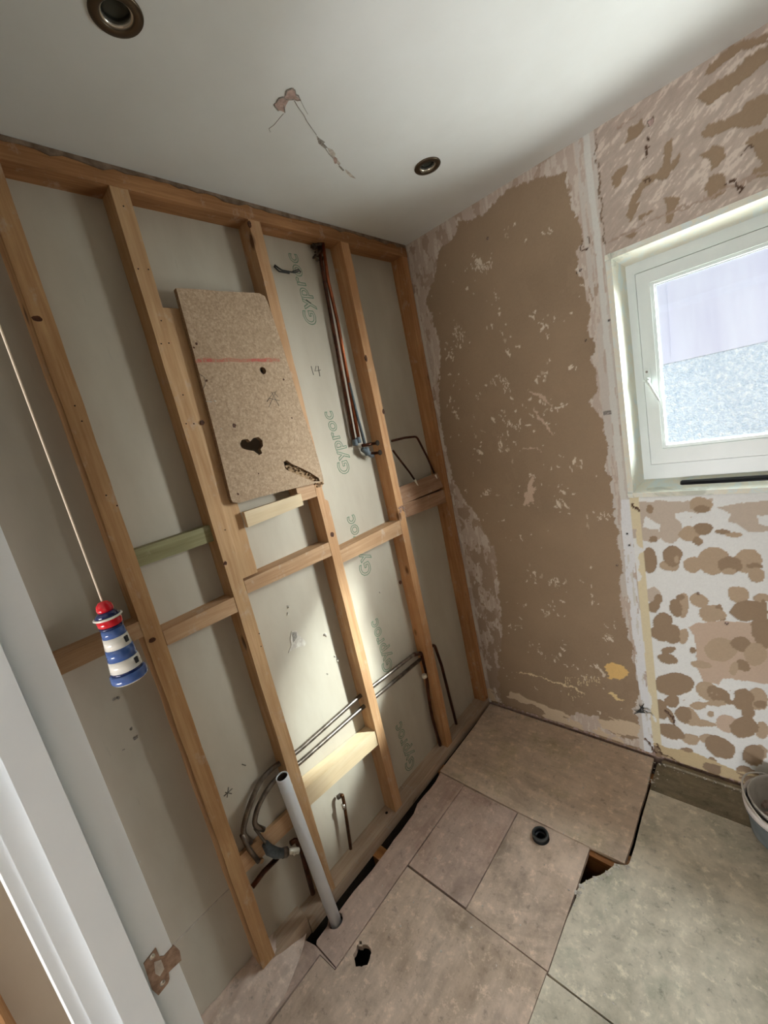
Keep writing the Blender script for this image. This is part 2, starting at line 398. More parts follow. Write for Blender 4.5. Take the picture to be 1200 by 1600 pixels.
for cx, cy, rx, ry in clusters:
    for _ in range(int(5 + rx*ry/60)):
        px, py = rg.normal(cx, rx*.5), rg.normal(cy, ry*.5); x0, z0 = wp(px, py)
        ln = abs(rg.normal(.008, .012)); an = rg.normal(-1.2, .5)
        stroke(x0, z0, x0+ln*math.cos(an), z0+ln*math.sin(an), rg.uniform(.0020, .0056), CHIP if rg.random() > .2 else L3((186, 166, 142)), .0012, bmask)
for _ in range(230):
    x0, z0 = rg.uniform(.03, .76), rg.uniform(.1, 2.25)
    ln = abs(rg.normal(.004, .008)); an = rg.normal(-1.3, .6)
    stroke(x0, z0, x0+ln*math.cos(an), z0+ln*math.sin(an), rg.uniform(.0012, .0042), CHIP, .001, bmask)
def scratches(px, py, n, sx, ln, slant, c=CHIP):       # combs of parallel scraper lines
    for i in range(n):
        x0, z0 = wp(px + i*sx, py + rg.uniform(-3, 3)); stroke(x0, z0, x0+slant*ln, z0-ln*rg.uniform(.6, 1.1), .0016, c, .001, None, .3)
scratches(736, 405, 9, 3.4, .05, .2); scratches(708, 500, 4, 3.5, .13, 0); scratches(770, 590, 6, 4, .06, .2); scratches(783, 655, 7, 4, .05, .3)
scratches(884, 1060, 14, 4.0, .045, -.1, L3((220, 200, 160))); scratches(888, 1080, 6, 5, .06, 0, L3((220, 200, 160))); scratches(934, 800, 4, 5, .035, .3)
for a, b in [((806,1048),(850,1060)), ((850,1060),(915,1082))]:
    stroke(*wp(*a), *wp(*b), .0045, L3((224, 204, 166)), .0016)
for a, b, wd in [((828,615),(862,632),.006),((835,640),(865,680),.005),((815,700),(848,705),.003),((833,760),(820,790),.014),((826,790),(832,750),.016)]:
    stroke(*wp(*a), *wp(*b), wd, L3((200, 176, 154)), .0014)
m = pip([wp(*p) for p in [(946,1042),(958,1036),(975,1042),(980,1055),(968,1064),(950,1060)]], U, V); paint(m, YEL, -.001)
stroke(*wp(935, 1040), *wp(944, 1058), .008, CHIP, .002)
stroke(*wp(955, 1086), *wp(972, 1092), .009, L3((226, 202, 150)), .001)
m = ~bmask & (X < .16) & (Z < 1.15) & (vnoise(X*1.6, Z, 16, 30, 4, .6) > .50) & (X > .02); paint(m, L3((166, 146, 126)), .0006)
# mud-coloured lower edge of the left panel
m = (Z < .17) & ~right & (vnoise(X, Z*2, 11, 31, 4) > .50) & (Z < .03+.16*vnoise(X, Z, 6, 33, 2)); paint(m, L3((206, 186, 158)), .0022)
# ---- white corner strip between the two panels
m = (X > .738) & (X < LINEX) & (vnoise(X*5, Z*.5, 14, 41, 4, .6) > .42); paint(m & ~bmask, L3((204, 196, 186)), .002)
m = (abs(X-.778-.008*(vnoise(X, Z, 3, 42, 2)-.5)) < .010+.010*(vs-.5)) & ~bmask; paint(m, L3((214, 212, 204)), .003)
m = (abs(X-.782+.02*(vnoise(X*0, Z, 4, 43, 3)-.5)) < .018) & (Z < 1.165) & (vs > .36); paint(m, L3((228, 229, 230)), .0035)
# ---- above the window
up = right & ((Z > ZW1-.001) | (X > XW1-.001) & (Z >= ZW0))
paint(up, SKIM, .003)
diag = vnoise((X*.8+Z*.6)*.9, (Z*.8-X*.6)*3.2, 34, 51, 4, .6)
dg_ = np.clip((diag-.35)/.3, 0, 1)
for cc in range(3): colr[..., cc] = np.where(up, SKIM[cc]*(.84+.15*dg_), colr[..., cc])
hgt = np.where(up, .0024+.0014*dg_, hgt)
m = up & (diag > .62); paint(m, L3((212, 198, 184)), .0038)
def cr(o, s, pts): return [(o[0]+x/s, o[1]+y/s) for x, y in pts]
o1 = (900, 40)
up_polys = [[(800,330),(840,240),(960,130),(1100,70),(1200,40),(1200,110),(1050,150),(960,210),(860,290)],
 [(760,450),(820,390),(900,330),(1010,280),(1060,200),(1150,150),(1240,110),(1240,190),(1150,240),(1090,320),(1000,380),(900,450),(830,500)],
 [(780,660),(850,600),(930,600),(1040,520),(1060,480),(1150,440),(1240,440),(1200,560),(1130,630),(1060,640),(960,640),(860,700),(790,710)],
 [(770,810),(850,755),(930,760),(945,810),(880,880),(860,900),(850,840)],
 [(1040,740),(1110,680),(1240,620),(1240,930),(1100,960),(1110,900),(1170,870),(1130,820),(1110,750)],
 [(860,930),(920,930),(945,1000),(930,1050),(840,1085),(800,1030),(830,960)],
 [(305,740),(330,650),(420,590),(425,640),(380,700)],
 [(215,950),(290,880),(330,870),(320,910),(280,960),(270,1000),(235,1025)],
 [(600,700),(610,770),(590,860),(660,780),(640,870),(560,960),(500,960),(410,1040),(380,1120),(340,1200),(320,1190),(350,1080),(420,960),(510,920),(550,850),(550,760)],
 [(540,1080),(600,1060),(655,1080),(630,1150),(600,1220),(560,1240),(560,1130)]]
U2, V2 = warped(.012, .008)
for P in up_polys:
    m = pip([wp(*q) for q in cr(o1, 4, P)], U2, V2) & up
    paint(m, BROWN*.97, 0.0)
for P in [[(340,240),(400,215),(440,200),(400,240),(350,270)], [(240,385),(300,350),(330,360),(280,395)], [(270,290),(300,190),(340,150),(330,210),(290,280)]]:
    m = pip([wp(*q) for q in cr((920, 280), 4.286, P)], U2, V2) & up; paint(m, BROWN*.95, 0.0)
for _ in range(34):
    x0, z0 = rg.uniform(1.24, 1.88), rg.uniform(1.25, 2.38)
    if x0 < XW1+.05 and z0 < ZW1+.03: continue
    sx_, sz_, ro = rg.uniform(.02, .05), rg.uniform(.012, .028), rg.uniform(.2, .9)
    paint(((((U2-x0)*math.cos(ro)+(V2-z0)*math.sin(ro))/sx_)**2 + (((V2-z0)*math.cos(ro)-(U2-x0)*math.sin(ro))/sz_)**2 < 1) & up, BROWN*.97, 0.0)
for a, b in [((929,208),(942,350)), ((942,350),(948,382))]:
    stroke(*wp(*a), *wp(*b), .0022, L3((132, 112, 94)), -.0015, None, .1)
for a, b in [((950,378),(1200,266)), ((967,199),(1002,178))]:
    stroke(*wp(*a), *wp(*b), .003, L3((170, 150, 134)), .0005, None, .1)
m = pip([wp(*q) for q in cr(o1, 4, [(440,600),(480,570),(485,605),(460,635)])], X, Z); paint(m, DK, -.008)
# ---- below the window: white paint with scraped blobs
lo = right & (Z < ZW0+.001)
paint(lo, WHITE, .004)
def ell(o, s, cx, cy, rx, ry, rot=0, n=20):
    r = math.radians(rot); out = []
    for i in range(n):
        a = 2*math.pi*i/n; ex, ey = rx*math.cos(a), ry*math.sin(a)
        out.append((o[0]+(cx+ex*math.cos(r)-ey*math.sin(r))/s, o[1]+(cy+ex*math.sin(r)+ey*math.cos(r))/s))
    return out
A, B = (960, 780), (960, 980)
U3, V3 = warped(.012, .004)
seq = [('L', A, [(60,15),(540,12),(770,-10),(745,90),(660,120),(560,90),(480,110),(470,150),(340,190),(245,135),(232,220),(340,240),(360,290),(300,345),(200,310),(100,290),(90,150),(62,100)]),
 ('L', A, [(800,60),(1000,20),(1240,0),(1240,110),(1120,130),(1120,190),(1240,220),(1240,250),(1050,260),(960,180),(900,170),(910,110)]),
 ('L', A, (440,240,95,105)), ('B', A, (275,78,27,42)), ('B', A, (305,312,32,28)), ('T', A, (675,40,92,60)), ('B', A, (680,80,62,34)),
 ('T', A, (590,270,80,60)), ('B', A, (695,230,76,50)), ('B', A, (655,330,42,34,20)), ('B', A, (845,255,58,20)), ('T', A, (925,280,68,18)),
 ('B', A, (275,475,60,100)), ('T', A, (435,515,80,42)), ('B', A, (455,442,78,84)), ('T', A, (490,470,18,24)),
 ('T', A, (615,515,70,65)), ('T', A, (780,480,130,110)), ('T', A, (1045,480,118,95)), ('B', A, (905,515,98,66)), ('T', A, (900,565,55,24)), ('B', A, (1100,520,65,24)), ('T', A, (1105,590,66,60)),
 ('L', A, (300,745,60,55)), ('B', A, (338,785,32,45,15)), ('B', A, (308,840,52,45)), ('B', A, (375,950,78,62,-20)), ('B', A, (450,1050,78,75)),
 ('T', A, (540,830,48,100)), ('B', A, (485,850,48,75,-20)), ('B', A, (515,770,36,26)), ('T', A, (660,790,78,52,25)),
 ('T', A, (760,890,102,66)), ('B', A, (830,890,30,72,-15)), ('T', A, (800,900,70,48)),
 ('T', A, (965,745,88,66,15)), ('T', A, (1150,770,70,42)), ('B', A, (1040,870,138,80)), ('B', A, (1165,860,34,75)),
 ('P', A, [(585,1000),(640,960),(860,950),(1110,960),(1240,940),(1240,1450),(1060,1420),(860,1400),(820,1440),(700,1430),(650,1330),(640,1200),(630,1060)]),
 ('B', A, (1150,1010,90,95)), ('T', B, (830,170,130,95)), ('B', B, (990,130,85,55,15)), ('B', B, (1160,80,60,90)), ('T', B, (1100,210,92,90)), ('B', B, (995,295,62,42,30)), ('T', B, (930,320,34,50)),
 ('B', B, (400,50,130,60,10)), ('T', B, (545,70,36,60,15)), ('B', B, (420,175,58,28,-10)), ('B', B, (415,242,80,42,15)), ('B', B, (612,180,26,22,30)), ('T', B, (680,290,80,30,10)),
 ('B', B, (470,445,160,88)), ('T', B, (740,500,108,66,20)), ('B', B, (810,525,95,60,25)), ('T', B, (790,590,90,24)), ('B', B, (905,580,50,22,15)),
 ('T', B, (1120,560,75,92,-15)), ('B', B, (1010,560,85,85)), ('B', B, (1140,600,48,34)), ('B', B, (1045,660,55,60)),
 ('B', B, (450,575,60,50)), ('B', B, (365,640,52,80,-15)), ('T', B, (660,610,62,32)), ('T', B, (590,690,92,60,35)), ('B', B, (540,680,60,70,-35)), ('T', B, (690,745,110,26,8)),
 ('T', B, (745,675,28,24)), ('P', B, (880,750,90,68,20)), ('T', B, (1150,800,50,72,-10)), ('B', B, (1010,780,112,82)),
 ('T', B, (590,870,75,42,10)), ('B', B, (440,815,115,58,18)), ('T', B, (720,865,62,30)), ('B', B, (825,935,128,78,28)), ('T', B, (1120,990,75,75)), ('B', B, (1090,1000,92,80,25)),
 ('B', B, (555,1000,72,62)), ('B', B, (755,1065,44,58)), ('B', B, (1050,1150,118,52,30)), ('B', B, (435,690,30,62,-25)),
]
CO = {'L': TLIGHT, 'B': BROWN, 'T': TAN, 'P': L3((200, 178, 158))}
HG = {'L': .002, 'B': 0.0, 'T': .001, 'P': .0014}
for ty, o, sh in seq:
    P = [wp(*q) for q in (cr(o, 5, sh) if isinstance(sh, list) else ell(o, 5, *sh))]
    m = pip(P, U3, V3) & lo; paint(m, CO[ty], HG[ty])
for i in range(9):
    for j in range(9):
        x0, z0 = 1.245+.078*j+rg.normal(0, .012), .10+.118*i+rg.normal(0, .014)
        for c_, sc_ in ((TAN, 1.15), (BROWN, .9)):
            if rg.random() < .75:
                rx_, rz_ = rg.uniform(.018, .036)*sc_, rg.uniform(.015, .028)*sc_; x1_, z1_ = x0+rg.normal(0, .010), z0+rg.normal(0, .008)
                paint((((U3-x1_)/rx_)**2 + ((V3-z1_)/rz_)**2 < 1) & lo, c_, .0005)
for _ in range(90):
    x0, z0 = rg.uniform(.81, 1.85), rg.uniform(.03, 1.15)
    if rg.random() < .5: stroke(x0, z0, x0+rg.normal(0, .006), z0+rg.normal(0, .006), rg.uniform(.001, .003), TAN, .001, lo)
m = lo & (X < LINEX+.028) & (vnoise(X*2, Z, 9, 61, 3) > .42); paint(m, CREAM, .003)
m = lo & (Z < .055+.05*(vnoise(X, Z, 14, 62, 3))); paint(m, L3((200, 180, 142)), .003)
m = lo & (Z < .045+.03*(vnoise(X, Z, 20, 63, 3))) & (vnoise(X, Z, 24, 64, 3) > .5); paint(m, BROWN*.9, .001)
stroke(*wp(990, 1085), *wp(1015, 1075), .0, CREAM)
for px, py, r in [(980,834,.004),(983,852,.004),(964,883,.004),(1091,927,.004),(1135,974,.005),(951,501,.004),(901,427,.003),(907,422,.004),(761,372,.004),(915,532,.003),(1062,1230,.003)]:
    x0, z0 = wp(px, py); m = np.hypot(X-x0, Z-z0) < r; paint(m, DK*.4, -.006)
# broken corner and fissure low between the panels, small breaks beside the window
for pts, wd in [([(1008,1155),(1020,1165),(1026,1182),(1036,1192)], .006), ([(1026,1160),(1035,1178),(1062,1192)], .004), ([(985,790),(995,792),(1000,797)], .005), ([(906,378),(912,392),(921,390),(918,370)], .0018), ([(1040,1112),(1048,1118),(1055,1132)], .006),
                ([(1006,290),(1012,282),(1018,286)], .003), ([(1135,288),(1150,281),(1165,290),(1160,298)], .003), ([(1012,214),(1014,225),(1008,250)], .002), ([(1160,240),(1172,228),(1178,226)], .003)]:
    for a, b in zip(pts, pts[1:]): stroke(*wp(*a), *wp(*b), wd, L3((92, 70, 54)), -.004, None, .1)
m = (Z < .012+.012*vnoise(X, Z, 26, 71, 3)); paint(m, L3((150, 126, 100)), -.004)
m = (X < .010+.008*vnoise(X, Z, 30, 72, 3)) & (vnoise(X, Z, 12, 73, 3) > .4); paint(m, L3((214, 205, 192)), .003)
hgt += (vnoise(X, Z, 160, 81, 2)-.5)*.0007
m = ~bmask; hgt += m*(vs-.5)*.0012
sp = vnoise(X, Z, 260, 82, 2)
colr *= (.95+.10*sp)[..., None]
# soften heights a touch
h2 = hgt.copy(); h2[1:-1, 1:-1] = (hgt[1:-1, 1:-1]*4+hgt[:-2, 1:-1]+hgt[2:, 1:-1]+hgt[1:-1, :-2]+hgt[1:-1, 2:])/8; hgt = h2
edge = (X >= XW0-.0001) & (X <= XW1+.0001) & (Z >= ZW0-.0001) & (Z <= ZW1+.0001); hgt[edge] = 0
nx, nz = X.shape
verts = np.stack([X, -hgt, Z], -1).reshape(-1, 3)
ii, jj = np.meshgrid(np.arange(nx-1), np.arange(nz-1), indexing='ij')
mx_ = (gx[:-1]+gx[1:])/2; mz_ = (gz[:-1]+gz[1:])/2
keep = ~((mx_[ii] > XW0) & (mx_[ii] < XW1) & (mz_[jj] > ZW0) & (mz_[jj] < ZW1))
ii, jj = ii[keep], jj[keep]; a_ = ii*nz+jj
quads = np.stack([a_, a_+nz, a_+nz+1, a_+1], -1)
me = bpy.data.meshes.new('peeled_plaster')
me.vertices.add(len(verts)); me.vertices.foreach_set('co', verts.ravel())
me.loops.add(quads.size); me.loops.foreach_set('vertex_index', quads.ravel().astype(np.int32))
me.polygons.add(len(quads)); me.polygons.foreach_set('loop_start', (np.arange(len(quads))*4).astype(np.int32))
me.update(calc_edges=True)
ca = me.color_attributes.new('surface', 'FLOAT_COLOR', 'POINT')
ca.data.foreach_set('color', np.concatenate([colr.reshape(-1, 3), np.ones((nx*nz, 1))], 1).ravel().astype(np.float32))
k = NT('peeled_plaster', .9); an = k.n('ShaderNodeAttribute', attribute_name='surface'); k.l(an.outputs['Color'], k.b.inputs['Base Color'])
k.bump(k.noise(k.coord(), 240, 3, .6), .15, .0008)
xe, zt_, zb_ = float(gx[-1]), ZW1, ZW0
wb = struct('wall_back', (0, 0, 0))
# masonry behind the plaster face, with the window opening
for k0_, k1_, q0 in ((.004, .0805, -.003), (.081, .16, .030)):
    prism('wall_core', [(-.3, -.3), (3.4, -.3), (3.4, 2.7), (-.3, 2.7)], k0_, k1_, 1, M['filler'], wb, [[(XW0+q0, ZW0+q0*1.1), (XW1-q0, ZW0+q0*1.1), (XW1-q0, ZW1-q0), (XW0+q0, ZW1-q0)]])
link('peeled_plaster', me, k.m, wb)
# frayed paper hanging low at the panel joint
rf = random.Random(2)
for i in range(9):
    c0 = (1005+rf.uniform(-5, 5), 1109+rf.uniform(-4, 5)); a0 = rf.uniform(0, 6.28)
    P = [at(1, -.004, *c0), at(1, -.012, c0[0]+7*math.cos(a0), c0[1]+4*math.sin(a0)), at(1, -.010, c0[0]+15*math.cos(a0+.3), c0[1]+9*math.sin(a0+.3))]
    tube('torn_fibre', P, [.0035, .003, .0008], M['grey_pl'] if i % 3 else M['dust_w'], wb, 6)
# a brown wall plug left of the window
p = at(1, 0, 949, 645); box('wall_plug', (p.x-.012, p.x+.014), (-.008, .004), (p.z-.007, p.z+.006), M['crack'], wb, .001)

# ------------------------------------------------------------------ window
win = struct('window_1', ((XW0+XW1)/2, .07, ZW0))
yF = .07
ri = dict(x0=.82, x1=XW1-.025, z0=1.205, z1=2.0)
# splayed plaster reveal: four sloping faces with thickness
def quadslab(name, pts, th, mat, parent):
    bm = bmesh.new(); P = [Vector(p) for p in pts]; n = (P[1]-P[0]).cross(P[3]-P[0]).normalized()
    N = 14; grid = []
    for s_ in range(2):
        g_ = [[bm.verts.new((P[0]*(1-u)+P[1]*u)*(1-v)+(P[3]*(1-u)+P[2]*u)*v - n*(th*s_) + (n*.0012*math.sin(i*2.3+j*1.7) if 0 < j < 3 and s_ == 0 else ZERO))
               for j, v in enumerate([0, .33, .66, 1])] for i, u in enumerate([q/N for q in range(N+1)])]
        grid.append(g_)
        for i in range(N):
            for j in range(3): bm.faces.new((g_[i][j], g_[i+1][j], g_[i+1][j+1], g_[i][j+1]))
    a, b = grid
    for i in range(N):
        for j in (0, 3): bm.faces.new((a[i][j], a[i+1][j], b[i+1][j], b[i][j]))
    for i in (0, N):
        for j in range(3): bm.faces.new((a[i][j], a[i][j+1], b[i][j+1], b[i][j]))
    return link(name, bm_mesh(bm, name), mat, parent)
e = .0015
quadslab('reveal', [(XW0, -e, ZW0), (XW0, -e, ZW1), (ri['x0'], yF+.01, ri['z1']), (ri['x0'], yF+.01, ri['z0'])], .02, M['reveal'], win)
quadslab('reveal', [(XW0, -e, ZW1), (XW1, -e, ZW1), (ri['x1'], yF+.01, ri['z1']), (ri['x0'], yF+.01, ri['z1'])], .02, M['reveal'], win)
quadslab('reveal', [(XW1, -e, ZW1), (XW1, -e, ZW0), (ri['x1'], yF+.01, ri['z0']), (ri['x1'], yF+.01, ri['z1'])], .02, M['reveal'], win)
quadslab('window_sill', [(XW1, -e, ZW0), (XW0, -e, ZW0), (ri['x0'], yF+.01, ri['z0']), (ri['x1'], yF+.01, ri['z0'])], .02, M['reveal'], win)
def ring(name, x0, x1, z0, z1, wl, wr, wb_, wt, y0, y1, mat, parent, bev=.003):
    # frame of four mitred bars
    out = [(x0, z0), (x1, z0), (x1, z1), (x0, z1)]; inn = [(x0+wl, z0+wb_), (x1-wr, z0+wb_), (x1-wr, z1-wt), (x0+wl, z1-wt)]
    bm = bmesh.new()
    vo = [[bm.verts.new((p[0], y, p[1])) for p in L] for y in (y0, y1) for L in (out, inn)]
    for i in range(4):
        j = (i+1) % 4
        bm.faces.new((vo[0][i], vo[0][j], vo[1][j], vo[1][i])); bm.faces.new((vo[2][i], vo[2][j], vo[3][j], vo[3][i]))
        bm.faces.new((vo[0][i], vo[0][j], vo[2][j], vo[2][i])); bm.faces.new((vo[1][i], vo[1][j], vo[3][j], vo[3][i]))
    es = [e_ for e_ in bm.edges if e_.calc_face_angle(0) > .5]
    bmesh.ops.bevel(bm, geom=es, offset=bev, segments=2, affect='EDGES')
    return link(name, bm_mesh(bm, name), mat, parent)
ring('window_frame', .817, XW1-.022, 1.200, 2.004, .047, .047, .077, .057, yF, yF+.07, M['upvc'], win)
x1s = XW1-.022-.049
ring('seal', .860, x1s+.008, 1.270, 1.951, .016, .016, .018, .016, yF+.008, yF+.04, M['grey_pl'], win, .001)
sash = ring('sash', .8675, x1s-.0015, 1.2805, 1.9435, .040, .040, .054, .040, yF-.013, yF+.05, M['upvc'], win)
ring('glass_gasket', .914, x1s-.048, 1.342, 1.897, .004, .004, .004, .004, yF+.010, yF+.0215, M['grey_pl'], sash, .0004)
ring('glazing_bead', .905, x1s-.039, 1.332, 1.906, .012, .012, .014, .012, yF-.006, yF+.03, M['upvc'], sash, .004)
box('glass_pane', (.912, x1s-.046), (yF+.022, yF+.026), (1.34, 1.899), M['glass'], win, 0)
hp = at(1, yF-.013, 1012, 590)
h_ = box('handle', (hp.x-.009, hp.x+.009), (yF-.022, yF-.0125), (hp.z-.035, hp.z+.03), M['upvc'], sash, .003)
lathe('handle_hub', [(0, 0), (.010, 0), (.009, .012), (0, .013)], (hp.x, yF-.021, hp.z-.008), M['upvc'], h_, 16, (0, -1, 0))
hq = at(1, yF-.045, 1030, 626)
tube('handle_lever', [(hp.x, yF-.030, hp.z-.008), (hp.x+.008, yF-.040, hp.z-.025), tuple(hq)], [.0055, .005, .0038], M['upvc'], h_, 10)
lathe('screw_cap', [(0, 0), (.004, 0), (0, .002)], (hp.x, yF-.0225, hp.z+.02), M['crack'], h_, 12, (0, -1, 0))
# black rod lying on the sill
r0, r1 = at(1, .040, 1064, 757), at(1, .040, 1200, 749)
d = (r1-r0).normalized(); r1 = r0 + d*.52
rod = tube('black_rod', [r0, r0+d*.004, r1-d*.004, r1], [.013, .0155, .0155, .013], M['black'], None, 16, 0, tuple(r0))
tag(rod, 'black plastic rod lying on the sill of the window', 'rod')
tube('rod_tip', [r0-d*.001, r0+d*.003], .0120, M['pipe_grey'], rod, 14)

# outside: the neighbouring wall
nb = thing('neighbouring_wall', 'neighbouring building wall seen through the window, smooth above and rough below', 'building wall', (0, 7.0, 0))
zb = at(1, 7.0, 1110, 553).z
prism('rough_render', [(-8, -.6), (9, -.6), (9, zb), (-8, zb)], 7.0, 7.3, 1, M['render_chip'], nb)
prism('smooth_render', [(-8, zb), (9, zb), (9, 6.2), (-8, 6.2)], 6.97, 7.3, 1, M['render_flat'], nb)
for xx in (-1.4, .0, 1.4, 2.8): box('joint_strip', (xx-.006, xx+.006), (6.955, 6.98), (zb+.05, 6.0), M['render_flat'], nb, 0)
box('ground_outside', (-8, 9), (.16, 7.0), (-.7, -.6), plain('pale_paving', (196, 190, 180), .9, 0, (176, 170, 160), 4), None, 0)['kind'] = 'structure'

# ------------------------------------------------------------------ stud wall: boards behind
wl = struct('wall_left', (0, 0, 0))
bx0, bx1 = -.0775, -.065
mb = M['board']
def board(y0, y1, z0, z1, off=0): return box('plasterboard', (bx0+off, bx1+off), (y0, y1), (z0, z1), mb, wl, .0015)
b1 = board(-1.199, .004, -.12, 2.42); b2 = board(-2.4, -1.2015, .337, 2.42); b3 = board(-2.4, -1.2015, -.12, .3335, .001); b4 = board(YH, -2.402, -.12, 2.42)
box('far_face', (-.16, -.079), (YH, .0), (-.3, 2.45), M['paint_white'], wl, 0)
box('board_edge', (bx1-.006, bx1+.0008), (-2.4, -1.2015), (.3334, .3372), M['dust_w'], wl, 0)
# printed lettering up the board
gtx = plain('green_board_print', (116, 150, 126), .9)
for i, (z0, ln, yb) in enumerate([(2.055, .25, -.578), (1.475, .255, -.583), (1.035, .27, -.592), (.575, .26, -.598), (.055, .26, -.60)]):
    cu = bpy.data.curves.new('t', 'FONT'); cu.body = 'Gyproc'; cu.size = 1; cu.fill_mode = 'NONE'; cu.bevel_depth = .018; cu.bevel_resolution = 0; cu.resolution_u = 3
    cu.offset = .01; cu.space_character = 1.08
    to = bpy.data.objects.new('t', cu); COL.objects.link(to); bpy.context.view_layer.update()
    tm = bpy.data.meshes.new_from_object(to.evaluated_get(bpy.context.evaluated_depsgraph_get())); bpy.data.objects.remove(to)
    xs = [v.co.x for v in tm.vertices]; s_ = ln/(max(xs)-min(xs)); sy = s_*1.05
    for v in tm.vertices:
        v.co = Vector((bx1+.0003+v.co.z*.006, yb - v.co.y*sy - v.co.x*s_*.10, z0 + (v.co.x-min(xs))*s_))
    link('printed_lettering', tm, gtx, b1)
# pencil marks, screw holes, torn paper
pen = plain('pencil_grey', (96, 92, 86), .8)
def mark(pts, r=.0012, parent=b1, mat=pen, x=bx1+.0006): return tube('scribble', [at(0, x, *q) for q in pts], r, mat, parent, 6)
mark([(486,572),(490,586)]); mark([(494,572),(492,580),(501,578)]); mark([(497,572),(500,588)]); mark([(478,468),(486,474)], .0015)
for pts in [[(350,1244),(363,1232)], [(352,1238),(362,1240)], [(357,1230),(355,1246)], [(378,1194),(384,1196)]]: mark(pts, .0014, b2)
for q, s in [((450,947),.006), ((450,958),.005), ((508,992),.007), ((528,1030),.007), ((512,1053),.004), ((594,926),.006), ((523,1025),.004)]:
    p = at(0, bx1, *q); o = lump('screw_hole', [(bx1+.001, p.y+random.uniform(-s, s)*.6, p.z+random.uniform(-s, s)*.6) for _ in range(4)], s*.7, M['dust_w'], b1 if p.y > -1.2 else b2, int(q[0]), None, 1)
    lump('screw_pit', [(bx1+.0005, p.y-.003, p.z+.003)], s*.55, M['crack'], b1 if p.y > -1.2 else b2, int(q[1]), None, 1)
for q, s in [((182,1091),.008), ((204,1139),.006), ((214,1152),.008), ((193,1171),.003), ((57,530),.003)]:
    p = at(0, bx1, *q); lump('screw_hole', [(bx1+.001, p.y+random.uniform(-s, s)*.7, p.z+random.uniform(-s, s)*.5) for _ in range(3)], s*.6, M['crack'], b2, int(q[0]), None, 1)
p = [(q.y, q.z) for q in [at(0, bx1, *q) for q in [(455,986),(463,985),(466,992),(478,1003),(476,1009),(468,1010),(458,1014),(450,1020),(455,1008),(453,998)]]]
prism('torn_paper', p, bx1-.0005, bx1+.0022, 0, M['dust_w'], b1)
p = [(q.y, q.z) for q in [at(0, bx1+.002, *q) for q in [(456,988),(463,988),(464,996),(458,1004)]]]
prism('torn_paper', p, bx1, bx1+.0028, 0, M['crack'], b1)

# ------------------------------------------------------------------ timber frame
fr_ = thing('timber_frame', 'bare pine stud wall frame with top plate and noggins left of the corner', 'stud frame', (-.03, -.8, 0))
sx0, sx1 = -.065, 0.0
def rough_outline(y0, y1, z0, z1, notch=(), seed=0, wob=.0012, lean=0.0):
    """outline in (y, z) of an upright: slightly wandering edges; notch = list of (side, z, depth, height)"""
    rg_ = random.Random(seed); n = 26; L_, R_ = [], []
    zs = [z0+(z1-z0)*i/n for i in range(n+1)]
    for (sd, zc, dp, hh) in notch: zs += [zc-hh*.5, zc-hh*.35, zc, zc+hh*.3, zc+hh*.5]
    zs = sorted(set(round(z, 4) for z in zs if z0 <= z <= z1))
    for z in zs:
        a, b = y0+rg_.uniform(-wob, wob), y1+rg_.uniform(-wob, wob)
        for (sd, zc, dp, hh) in notch:
            if abs(z-zc) < hh*.45:
                if sd == 'L': a += dp*rg_.uniform(.7, 1)
                else: b -= dp*rg_.uniform(.7, 1)
        t = (z-z0)/(z1-z0); L_.append((a+lean*t, z)); R_.append((b+lean*t, z))
    return L_ + R_[::-1]
ZP, ZT = .035, 2.350
prism('stud', rough_outline(-1.476, -1.433, .060, ZT, (), 1), sx0, sx1, 0, M['stud0'], fr_, (), .002)
prism('stud', rough_outline(-1.221, -1.178, ZP, ZT, (), 2), sx0, sx1, 0, M['stud1'], fr_, (), .002)
s3 = prism('stud', rough_outline(-.826, -.784, ZP, ZT, [('R', 1.44, .014, .07), ('L', 1.49, .010, .03)], 3), sx0, sx1, 0, M['stud2'], fr_, (), .002)
prism('stud', rough_outline(-.422, -.380, ZP, ZT, [('R', 1.262, .009, .028)], 4), sx0, sx1, 0, M['stud3'], fr_, (), .002)
prism('stud', rough_outline(-.046, -.006, ZP, ZT, (), 5, .001), sx0, sx1, 0, M['stud4'], fr_, (), .002)
prism('stud', rough_outline(-1.99, -1.947, .03, ZT, (), 6, .001), sx0, sx1, 0, M['stud0'], fr_, (), .002)
# extra upright beside the second stud, and top/sole plates
prism('packing_stud', rough_outline(-1.177, -1.124, 1.262, 2.062, (), 9), sx0, -.004, 0, M['stud1'], fr_, (), .002)
prism('top_plate', [(YH, ZT), (-.004, ZT), (-.004, 2.398), (YH, 2.398)], sx0, .001, 0, M['plate'], fr_, (), .002)
prism('sole_plate', [(-1.30, -.02), (-.004, -.02), (-.004, ZP), (-1.30, ZP)], sx0, 0.0, 0, M['sole'], fr_, (), .003)
prism('sole_plate', [(YH, -.02), (-1.302, -.02), (-1.302, .052), (YH, .052)], sx0, -.004, 0, M['sole'], fr_, (), .003)
def nog(y0, y1, z0a, z1a, z0b, z1b, x0, x1, mat, name='noggin', bev=.0015):
    return prism(name, [(y0, z0a), (y1, z0b), (y1, z1b), (y0, z1a)], x0, x1, 0, mat, fr_, (), bev)
nog(-1.945, -1.4765, 1.225, 1.268, 1.228, 1.271, sx0, -.002, M['noggin'])
nog(-1.432, -1.2215, 1.176, 1.218, 1.172, 1.221, sx0, -.002, M['noggin'])
nog(-1.432, -1.2215, 1.402, 1.449, 1.402, 1.451, -.058, -.020, M['green'])
nog(-1.177, -.8265, 1.212, 1.254, 1.205, 1.258, sx0, -.001, M['noggin'])
nog(-.783, -.4225, 1.160, 1.210, 1.154, 1.217, sx0, -.001, M['noggin'])
